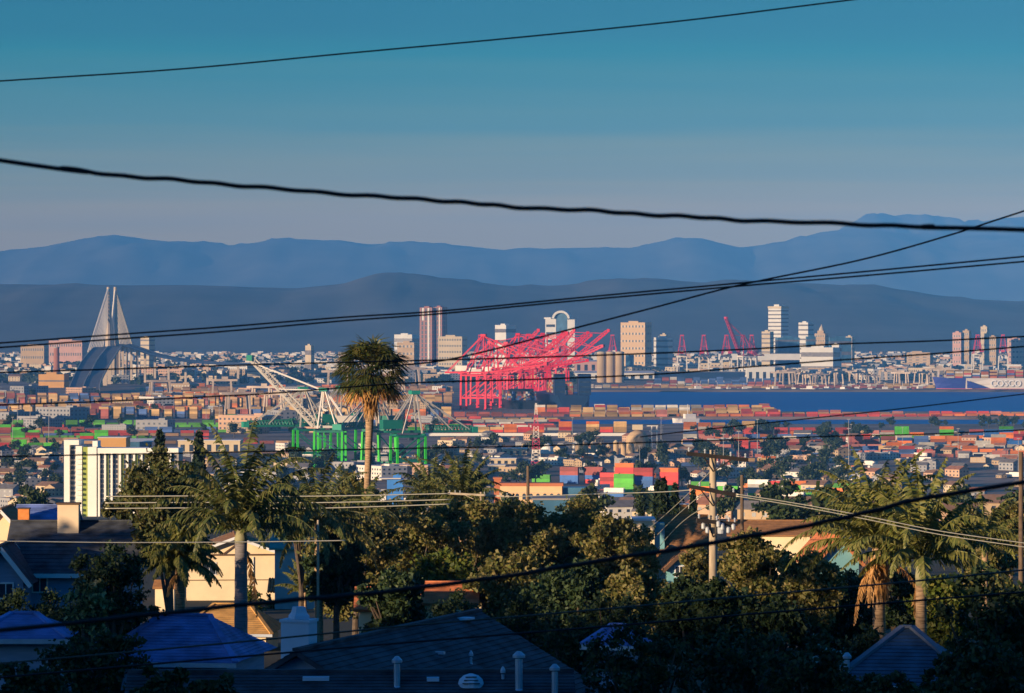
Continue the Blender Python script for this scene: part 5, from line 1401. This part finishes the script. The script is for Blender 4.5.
def feather_palm(px, py, Y, label, base_px=None, length=3.6, n=24, tr=.27, lean=0.0, material=None, tmat=None, seed=1, elev=(.1, 1.35), droop=.42, leaf=.62, dead=0, shaft=0.0, hang=.5, cat='palm tree', skirt=0.0, azr=None):
    """Feather-leaved palm whose fronds leave the trunk at pixel (px, py)."""
    rs = np.random.RandomState(seed); c = at(px, py, Y); zb = ground_z(c.x, Y); hz = c.z - zb
    e = empty('feather_palm', (c.x, Y, zb), label, cat)
    bx_ = (base_px - px) * px_m(Y) if base_px is not None else 0.0
    q = MB(); N_ = 26; P = []; Rr = []
    for k in range(N_):
        t = k / (N_ - 1); P.append((bx_ * (1 - t) ** 1.4, 0, -.6 + t * (hz + .6 - shaft))); Rr.append(tr * (1.18 - .25 * t) * (1 + (.05 if k % 2 else 0)))
    q.tube(P, Rr, 12); q.build('trunk', tmat or M_ptrunk, e, smooth=True)
    if shaft:
        q = MB(); q.tube([(0, 0, hz - shaft - .02), (0, 0, hz - shaft * .6), (0, 0, hz + .2)], [tr * .95, tr * 1.05, tr * .55], 12); q.build('crownshaft', M_shaft, e, smooth=True)
    V = []
    for k in range(n):
        az = 2 * math.pi * (k * .381966 + rs.uniform(-.04, .04)); f = (k + .5) / n
        el = elev[0] + (elev[1] - elev[0]) * f
        frond(rs, V, (0, 0, hz - .1 + .25 * f), az, el, length * rs.uniform(.85, 1.1), droop * rs.uniform(.85, 1.2), leaf, hang=hang)
    quads_obj('crown', V, material or M_frond, e)
    if dead:
        V = []
        for k in range(dead):
            frond(rs, V, (0, 0, hz - .25 - rs.uniform(0, .3)), rs.uniform(0, 6.28), rs.uniform(-.9, -.2), length * rs.uniform(.5, .8), droop * 1.6, leaf * .7, pairs=22, hang=.9)
        quads_obj('dead_fronds', V, M_dead, e)
    if skirt:
        V = []
        for k in range(420):
            a = rs.uniform(0, 6.283); z0 = hz - .2 - skirt * rs.uniform(0, .85); ro = tr * rs.uniform(1.0, 2.0)
            p = np.array((math.cos(a) * ro, math.sin(a) * ro, z0)); tip = p + np.array((math.cos(a) * rs.uniform(.0, .25), math.sin(a) * rs.uniform(0, .25), -rs.uniform(.3, .8)))
            s_ = np.array((-math.sin(a), math.cos(a), 0)) * .035
            V.append((p - s_, p + s_, tip + s_ * .3, tip - s_ * .3))
        quads_obj('thatch_skirt', V, M_dead, e)
    return e

# queen palm in front of the cream house
feather_palm(241, 532, 178, 'tall feather palm with grey trunk in front of the cream gabled house', 241, 5.1, 34, .29, material=M_frond_dk, tmat=M_ptrunkg, seed=3, elev=(.42, 1.45), droop=.37, leaf=.75, dead=1, shaft=.5)
feather_palm(180, 560, 188, 'bushy drooping feather palm left of the cream house', 181, 2.35, 44, .24, material=M_frond, seed=5, elev=(.0, 1.4), droop=.70, leaf=.55, dead=1, hang=.8)
feather_palm(318, 522, 262, 'feather palm with fine arching fronds left of the fan palm trunk', 320, 5.2, 32, .25, material=M_frond_dk, seed=7, elev=(-.1, 1.4), droop=.32, leaf=.8)
feather_palm(362, 512, 285, 'leaning feather palm at the foot of the fan palm', 366, 3.6, 18, .2, material=M_frond_dk, seed=17, elev=(0, 1.3), droop=.4, leaf=.7)
feather_palm(432, 500, 320, 'left one of the twin bushy palms right of the fan palm', 432, 4.4, 34, .25, material=M_frond_dk, seed=8, elev=(-.1, 1.4), droop=.36, leaf=.7)
feather_palm(462, 500, 312, 'right one of the twin bushy palms, with an upright frond', 460, 4.6, 32, .25, material=M_frond_dk, seed=9, elev=(.0, 1.45), droop=.30, leaf=.7)
feather_palm(878, 548, 172, 'thick palm with orange thatch skirt at the right', 884, 4.6, 36, .27, material=M_frond, seed=11, elev=(.32, 1.4), droop=.36, leaf=.66, dead=3, skirt=1.9)
feather_palm(921, 560, 169, 'slim palm with smooth green crownshaft at the right', 923, 4.9, 30, .24, material=M_frond, seed=12, elev=(.25, 1.45), droop=.35, leaf=.68, shaft=1.1, dead=1)
feather_palm(985, 540, 240, 'small feather palm behind the dark tree at the right edge', 985, 3.6, 20, .2, material=M_frond, seed=14, elev=(.1, 1.3), droop=.45, leaf=.6)
feather_palm(276, 612, 365, 'low young palm sprouting at the foot of the cream house', 276, 2.2, 14, .12, material=M_frond, seed=15, elev=(.2, 1.3), droop=.5, leaf=.5)
feather_palm(305, 590, 300, 'small feather palm beside the terracotta porch', 305, 2.6, 16, .12, material=M_frond, seed=16, elev=(.2, 1.35), droop=.45, leaf=.5)

# fan palm, tallest
def fan_palm(px, py, Y, rpx, label, base_px, seed=2):
    rs = np.random.RandomState(seed); c = at(px, py, Y); zb = ground_z(c.x, Y); hz = c.z - zb; r = rpx * px_m(Y)
    e = empty('fan_palm', (c.x, Y, zb), label, 'palm tree')
    b0 = (base_px - px) * px_m(Y); P, Rr = [], []
    for k in range(24):
        t = k / 23; P.append((b0 * (1 - t) ** 1.1, 0, -.5 + t * (hz + .3))); Rr.append((.25 + .12 * max(0, t - .72) * 3.4) * (1 + (.05 if k % 2 else 0)))
    MB().tube(P, Rr, 12).build('trunk', M_ptrunk, e, smooth=True)
    V = []; D = []
    for k in range(96):
        z = rs.uniform(-.72, 1.0); a = k * 2.39996; s = math.sqrt(max(0, 1 - z * z)); d = np.array((math.cos(a) * s, math.sin(a) * s, z))
        pet = r * rs.uniform(.42, .58); o_ = np.array((0, 0, hz)); hub = o_ + d * pet
        side = np.cross(d, (0, 0, 1.0)); side /= np.linalg.norm(side) + 1e-6; up = np.cross(side, d)
        V.append((o_ - side * .03, o_ + side * .03, hub + side * .02, hub - side * .02))
        tgt = V if z > -.5 else D
        for j in range(17):
            th = -1.35 + 2.7 * j / 16; bl = r * rs.uniform(.42, .60)
            q = d * math.cos(th) + side * math.sin(th) + up * rs.uniform(-.18, .12); q /= np.linalg.norm(q)
            m_ = hub + q * bl * .6; t2 = q + np.array((0, 0, -.75)); t2 /= np.linalg.norm(t2); tip = m_ + t2 * bl * .5
            wv = np.cross(q, up); wv /= np.linalg.norm(wv) + 1e-6; wv = wv * .075
            tgt.append((hub - wv * .4, hub + wv * .4, m_ + wv, m_ - wv)); tgt.append((m_ - wv, m_ + wv, tip + wv * .1, tip - wv * .1))
    quads_obj('crown', V, M_fan, e)
    for k in range(500):
        a = rs.uniform(0, 6.283); z0 = hz - .1 - 2.6 * rs.uniform(0, 1) ** 1.2; ro = .34 + .35 * rs.uniform(0, 1) * max(0, 1 - (hz - z0) / 3.2)
        p = np.array((math.cos(a) * ro, math.sin(a) * ro, z0)); tip = p + np.array((math.cos(a) * .25, math.sin(a) * .25, -rs.uniform(.4, 1.1)))
        s_ = np.array((-math.sin(a), math.cos(a), 0)) * .05; D.append((p - s_, p + s_, tip + s_ * .3, tip - s_ * .3))
    quads_obj('thatch_skirt', D, M_dead, e)
    return e
fan_palm(371, 374, 300, 42, 'tallest fan palm with round crown and brown skirt against the harbour', 361)

# broadleaf trees: (px, py, radius px, Y, material, label, seed)
CAN = [(362, 551, 52, 275, M_olive, 'olive brown tree just right of the fan palm foot'), (415, 536, 56, 290, M_olive, 'olive brown tree at the left of the big canopy'),
       (468, 531, 52, 300, M_olive, 'olive brown tree below the pale pole crossarm'), (520, 536, 54, 295, M_olive, 'olive brown tree below the thin brown pole'),
       (572, 536, 52, 300, M_olive, 'olive brown tree right of the thin brown pole'), (618, 551, 50, 270, M_olive, 'olive brown tree left of the cream wall'),
       (440, 585, 46, 245, M_lime, 'yellow green tree in the front of the canopy, left'), (510, 590, 50, 240, M_olive, 'large olive tree in the front of the canopy, middle'),
       (575, 600, 50, 235, M_deep, 'deep green tree in the front of the canopy, right'), (640, 600, 44, 230, M_olive, 'olive tree below the cream wall'),
       (395, 595, 36, 232, M_deep, 'dark tree between the red tiles and the roof vents'), (335, 560, 34, 262, M_deep, 'dark tree between the small palm and the canopy'),
       (756, 562, 44, 205, M_olive, 'brown olive tree right of the utility pole'), (806, 580, 40, 200, M_olive, 'brown olive tree left of the thatched palm'),
       (715, 606, 30, 150, M_deep, 'dark tree round the foot of the utility pole'), (850, 600, 36, 205, M_deep, 'dark tree left of the thatched palm trunk'),
       (168, 492, 50, 240, M_mixed, 'dense dark tree behind the bushy left palm'), (132, 510, 28, 250, M_mixed, 'dark tree right of the tan chimney'),
       (945, 600, 36, 190, M_lime, 'yellow green tree behind the slim palm trunk'), (990, 560, 30, 260, M_olive, 'olive tree behind the right palms'), (900, 590, 28, 215, M_deep, 'dark tree between the two right palm trunks'),
       (1010, 520, 26, 300, M_olive, 'olive tree at the right edge near the pole'), (965, 520, 26, 330, M_olive, 'olive tree above the pale service wires'), (690, 610, 40, 190, M_deep, 'dark green tree under the teal gable'),
       (770, 625, 46, 175, M_deep, 'dark shaded tree below the brown olive trees'), (700, 560, 22, 290, M_olive, 'small olive tree left of the utility pole foot'), (300, 505, 26, 290, M_deep, 'dark tree behind the arching palm'), (355, 490, 24, 310, M_olive, 'olive tree behind the fan palm trunk'), (470, 482, 18, 340, M_deep, 'dark tree behind the twin bushy palms')]
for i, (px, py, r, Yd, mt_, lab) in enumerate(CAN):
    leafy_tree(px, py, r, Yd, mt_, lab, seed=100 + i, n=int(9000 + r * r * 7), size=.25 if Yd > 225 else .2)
# shaded growth along the bottom
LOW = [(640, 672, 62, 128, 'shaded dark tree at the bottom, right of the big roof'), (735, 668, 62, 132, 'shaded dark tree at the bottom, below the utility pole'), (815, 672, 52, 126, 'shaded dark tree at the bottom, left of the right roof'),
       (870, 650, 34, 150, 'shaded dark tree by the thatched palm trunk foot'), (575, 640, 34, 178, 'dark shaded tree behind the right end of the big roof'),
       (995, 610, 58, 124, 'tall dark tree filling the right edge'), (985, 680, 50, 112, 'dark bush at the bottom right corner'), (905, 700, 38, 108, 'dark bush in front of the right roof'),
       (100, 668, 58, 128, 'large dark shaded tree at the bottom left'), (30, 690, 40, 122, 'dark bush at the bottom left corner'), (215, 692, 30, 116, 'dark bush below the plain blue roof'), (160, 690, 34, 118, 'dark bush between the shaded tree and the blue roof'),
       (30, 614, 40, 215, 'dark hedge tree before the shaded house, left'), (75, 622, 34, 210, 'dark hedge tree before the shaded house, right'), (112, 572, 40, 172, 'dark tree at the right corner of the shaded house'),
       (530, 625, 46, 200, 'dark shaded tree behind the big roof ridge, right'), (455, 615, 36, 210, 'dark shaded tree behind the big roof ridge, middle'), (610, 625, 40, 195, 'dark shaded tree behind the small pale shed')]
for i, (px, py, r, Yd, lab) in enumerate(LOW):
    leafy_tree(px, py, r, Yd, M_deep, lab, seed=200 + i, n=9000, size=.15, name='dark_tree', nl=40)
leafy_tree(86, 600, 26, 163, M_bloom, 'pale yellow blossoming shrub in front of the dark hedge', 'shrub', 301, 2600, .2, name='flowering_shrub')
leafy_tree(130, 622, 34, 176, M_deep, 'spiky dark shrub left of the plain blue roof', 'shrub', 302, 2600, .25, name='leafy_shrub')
leafy_tree(250, 598, 16, 352, M_lime, 'low green shrub at the foot of the cream house wall', 'shrub', 303, 1200, .25, name='leafy_shrub', trunk=False)
for i, (x, y, r, zt) in enumerate(((-81, 198, 5.6, 95), (-74, 203, 5.4, 95), (-66, 206, 5.0, 95), (-58, 207, 4.8, 94.5), (-50, 206, 4.2, 93))):  # out-of-view trees added to throw shade on the left house
    leafy_tree(512 + x / y * F, HORIZON + (CAM_Z - (zt - r)) / y * F, r / px_m(y), y, M_deep, 'unseen tree added to shade the left house, beyond the left edge', 'tree', 400 + i, 9000, .45, group='added shade trees beyond the left edge')
for i, (px, py, r, Yd, lab) in enumerate(((948, 672, 26, 120, 'dark bush before the right gable, nearer the frame corner'), (868, 690, 24, 116, 'dark bush before the lower left corner of the right roof'))):
    leafy_tree(px, py, r, Yd, M_deep, lab, 'bush', 520 + i, 3500, .15, name='leafy_shrub', trunk=False)
for i, (px, py, r, Yd) in enumerate(((1075, 560, 36, 230), (1120, 600, 40, 200), (1165, 560, 40, 240), (1090, 640, 44, 150), (1180, 650, 40, 160), (1060, 520, 30, 320), (1140, 525, 34, 300), (-60, 600, 40, 215), (-70, 650, 44, 150))):
    leafy_tree(px, py, r, Yd, M_olive if i % 2 else M_deep, 'bushy tree just beyond the side edges of the frame', 'tree', 560 + i, 6000, .26, group='trees beyond the side edges')
# cypresses
for px, py, Yd, s, lab in ((658, 478, 420, 0, 'left one of the tall cypresses behind the cream wall'), (664, 476, 410, 0, 'tallest cypress behind the cream wall'), (675, 482, 430, 0, 'cypress just left of the orange chimney'),
                           (641, 500, 440, 0, 'short cypress above the cream wall'), (160, 428, 520, 0, 'taller of two thin cypresses behind the dark left tree'), (199, 430, 560, 0, 'shorter thin cypress behind the tall palm crown'), (693, 488, 460, 0, 'cypress at the left of the second utility crossarm')):
    p = at(px, py, Yd); zb = ground_z(p.x, Yd); mid_tree(px, Yd, (p.z - zb) / 12.0, lab, None, CYPM, sx=.72 if (p.z - zb) > 20 else .9)
p = at(770, 512, 900); mid_tree(770, 900, 1.2, 'round green tree beside the long brown roof')
for i in range(70):
    px = rnd.uniform(-10, 1034); Yd = rnd.uniform(560, 1750)
    if 52 < px < 118: px += 130
    mid_tree(px, Yd, rnd.uniform(.7, 1.25), 'green tree among the roofs of the wooded lower slope', 'trees of the lower slope')
# ---------------------------------------------------------------- poles and wires
M_pole = mat('weathered_pole_wood', (.40, .32, .22), .95, .25, 2.0, stretch=(4, 4, .6), bump=.3)
M_poled = mat('dark_pole_wood', (.13, .09, .06), .95, .25, 2.0, stretch=(4, 4, .6))
M_arm = mat('dark_crossarm_wood', (.035, .030, .030), .95, .25, 2.0)
M_ins = mat('grey_porcelain', (.35, .38, .42), .35, .1, 4.0)
M_wire = mat('black_cable_sheath', (.012, .013, .015), .6, .1, 3.0)
M_alu = mat('pale_aluminium_wire', (.52, .50, .40), .4, .05, 3.0, metal=.3)

def pole(px, top, Y, r, label, mt=None, arms=(), base=None, name='utility_pole'):
    p = at(px, top, Y); zb = ground_z(p.x, Y); hz = p.z - zb
    e = empty(name, (p.x, Y, zb), label, 'utility pole')
    MB().tube([(0, 0, -.8), (0, 0, hz * .5), (0, 0, hz)], [r, r * .86, r * .7], 12).build('pole', mt or M_pole, e, smooth=True)
    m = px_m(Y)
    for (x0, y0, x1, y1, am, dy, ins) in arms:
        a = Vector(((x0 - px) * m, -r - .07 + dy * -.3, hz - (y0 - top) * m)); b_ = Vector(((x1 - px) * m, -r - .07 + dy * .3, hz - (y1 - top) * m))
        arm = MB().bar(a, b_, .12, .16).build('crossarm', am, e)
        for s, t in ((-1, .28), (1, .72)):
            q = a.lerp(b_, t); k = (0 - a.x) / max(1e-3, b_.x - a.x); cz = a.lerp(b_, k).z
            MB().bar((q.x, q.y, q.z - .07), (0, -r - .02, cz - .62), .035, .05).build('brace', am, e)
        for t in ins:
            q = a.lerp(b_, t)
            MB().lathe((q.x, q.y, q.z + .07), [(.02, 0), (.05, .05), (.03, .09), (.055, .13), (.03, .19)], 8).build('insulator', M_ins, arm)
    return e, hz
e, hz = pole(713, 450, 160, .20, 'pale timber utility pole with three crossarms at the right of centre',
             arms=((686, 453, 748, 460, M_arm, 1, (.04, .3, .72, .96)), (687, 485.5, 736, 495, M_arm, 1, (.05, .25, .75, .95)), (696, 519.5, 737, 524.5, M_arm, 1, (.06, .5, .8, .95))))
m = px_m(160)
for k, (px, py) in enumerate(((703, 529), (707, 533), (722, 530), (728, 533), (733, 530), (718, 527))):
    MB().lathe(((px - 713) * m, -.30 - .04 * (k % 2), hz - (py - 450) * m), [(.03, 0), (.085, .04), (.085, .22), (.04, .27)], 8).build('terminal', M_ins, e)
MB().lathe((.32, -.18, hz - 84 * m), [(.03, 0), (.15, .03), (.15, .45), (.05, .5)], 12).build('transformer', M_ins, e)
pole(742, 475, 290, .17, 'dark short timber pole just right of the triple-armed pole', M_poled)
pole(528, 466, 300, .16, 'thin brown timber pole in front of the arched peach building', M_poled)
pole(481, 492, 308, .14, 'pale utility pole whose single crossarm tops the canopy', M_pole, arms=((448, 493, 509, 496.5, mat('pale_crossarm_wood', (.55, .46, .34), .9, .2, 2), 1, (.03, .12, .2, .6, .85, .97)),))
pole(1021, 452, 205, .16, 'brown timber pole at the right frame edge', M_poled)
pole(318, 520, 255, .10, 'thin grey post between the cream house and the canopy', M_pole)

def wire(label, pts, Y, r, mt=None, wav=0.0, Y2=None, name='power_cable', splices=()):
    """A cable through the photo points, hanging between poles beyond the frame; Y..Y2 its distance at the ends."""
    xs_ = [p[0] for p in pts]; Y2 = Y2 or Y
    ext = max(260, 12 * F / Y) / 4
    sl0 = (pts[1][1] - pts[0][1]) / (pts[1][0] - pts[0][0]); sl1 = (pts[-1][1] - pts[-2][1]) / (pts[-1][0] - pts[-2][0])
    a0, a1 = pts[0], pts[-1]
    if a0[0] < 5: pts = [(a0[0] - ext * k, a0[1] - sl0 * ext * k) for k in (4, 3, 2, 1)] + list(pts)
    if a1[0] > 845: pts = list(pts) + [(a1[0] + ext * k, a1[1] + sl1 * ext * k) for k in (1, 2, 3, 4)]
    x0, x1 = pts[0][0], pts[-1][0]
    keys = [at(px, py, Y + (Y2 - Y) * (px - x0) / (x1 - x0)) for px, py in pts]
    P = smooth_path([tuple(k) for k in keys], max(40, len(pts) * 9))
    if wav: P = [(x, y, z + wav * (math.sin(i * .93) + .6 * math.sin(i * .41 + 1))) for i, (x, y, z) in enumerate(P)]
    e = MB().tube(P, r, 7).build(name, mt or M_wire, smooth=True)
    tag(e, label, 'cable')
    for (px, py, lpx) in splices:
        Yd = Y + (Y2 - Y) * (px - x0) / (x1 - x0); c = at(px, py, Yd); l = lpx * px_m(Yd) / 2
        MB().tube([c + Vector((-l, 0, 0)), c + Vector((-l * .9, 0, 0)), c + Vector((l * .9, 0, 0)), c + Vector((l, 0, 0))], [.005, lpx * px_m(Yd) * .17, lpx * px_m(Yd) * .17, .005], 10).build('splice_case', M_wire, e)
    return e
wire('thin cable highest in the sky, rising to the right', [(0, 81), (180, 69), (350, 53), (512, 38), (680, 21), (850, 0)], 30, .0062)
wire('thick wavy black cable sagging across the sky', [(0, 160), (60, 168), (125, 176), (190, 181), (256, 187), (330, 193), (400, 198), (460, 202), (512, 207), (580, 210), (640, 214), (700, 217.5), (760, 221), (850, 224), (930, 227), (1024, 230)], 12, .0074, wav=.0018)
for dy0, dy1, nm in ((0, 0, 'upper'), (4.5, 5, 'lower')):
    wire(f'{nm} one of the twin cables crossing the skyline and rising to the right', [(0, 343 + dy0), (110, 335 + dy0), (222, 327 + dy0), (340, 317.5 + dy0 * .8), (440, 311 + dy0 * .6), (560, 299.5 + dy0 * .6), (640, 292 + dy1 * .6), (740, 283 + dy1 * .6), (860, 272 + dy1 * .8), (1024, 256.5 + dy1)], 26, .0058)
wire('cable climbing steeply from the red cranes to the right sky', [(390, 366), (440, 361), (491, 350), (556, 333), (610, 319), (660, 306), (740, 285), (860, 260), (950, 235), (1024, 211)], 27, .0062)
wire('cable through the foot of the skyline', [(0, 372.5), (100, 369.5), (260, 364.5), (400, 361), (530, 357.5), (660, 353), (760, 348.5), (840, 344), (930, 341), (1024, 336.5)], 29, .0060)
wire('cable along the harbour water', [(0, 405), (100, 401.5), (260, 394), (400, 383.5), (530, 379.5), (660, 374), (760, 366), (840, 360), (930, 354), (1024, 346.5)], 29, .0060)
wire('cable across the container yards below the water', [(0, 456.5), (110, 454.5), (260, 451.5), (400, 448.5), (530, 446), (660, 442), (760, 439), (840, 436), (930, 434), (1024, 430)], 30, .0055)
wire('thin drop cable rising over the narrow channel', [(640, 437), (690, 431), (795, 420), (907, 408), (1024, 394)], 34, .0052)
wire('thick black cable sagging from lower left to right centre', [(0, 630), (110, 619), (240, 605), (330, 597), (400, 590), (500, 577), (600, 561), (700, 545), (764, 533.5), (820, 523), (870, 511.5), (930, 497), (1024, 482.5)], 14, .0086, wav=.0012)
wire('upper one of the two lowest cables across the bottom', [(0, 663.5), (130, 652), (260, 640), (400, 626.5), (530, 615.5), (660, 604), (764, 594.5), (900, 582.5), (1024, 570)], 40, .0095, mat('warm_grey_cable', (.07, .065, .05), .5, .1, 3))  # paler, warmer grey than the black cables
wire('lower one of the two lowest cables across the bottom', [(0, 677.5), (130, 666), (260, 655), (400, 643), (530, 632.5), (660, 622), (764, 613), (900, 602), (1024, 592)], 38, .0100)
for k, (ya, yb) in enumerate(((496.5, 495.5), (503, 501.5), (508.5, 506))):
    wire(f'{("top", "middle", "bottom")[k]} one of three pale wires before the left palms', [(105, ya), (200, ya - .6), (320, ya - .4), (450, yb - 2)], 205, .028, M_alu, name='pale_wire')
wire('lone pale wire crossing before the shaded house and palms', [(0, 541), (120, 542.5), (240, 542), (345, 540.5)], 150, .020, M_alu, name='pale_wire')
for k in range(2):
    wire(f'{("upper", "lower")[k]} pale service wire slanting down over the right palms', [(736, 494 + k * 2), (800, 504 + k * 2.5), (870, 517 + k * 3), (940, 531 + k * 3.5), (1024, 543 + k * 4)], 150, .018, M_alu, name='pale_wire')
for k, (xa, ya) in enumerate(((640, 536), (648, 545), (654, 553))):
    wire(f'{("left", "middle", "right")[k]} one of three pale wires falling from the pole to the cream wall', [(xa, ya), (665 + 4 * k, 515 + 8 * k), (690, 492 + 12 * k), (712, 470 + 17 * k)], 325, .022, M_alu, Y2=162, name='pale_wire')
wire('pale wire running level from the canopy to the utility pole', [(500, 497), (580, 494.5), (660, 492), (690, 490)], 222, .02, M_alu, Y2=160, name='pale_wire')
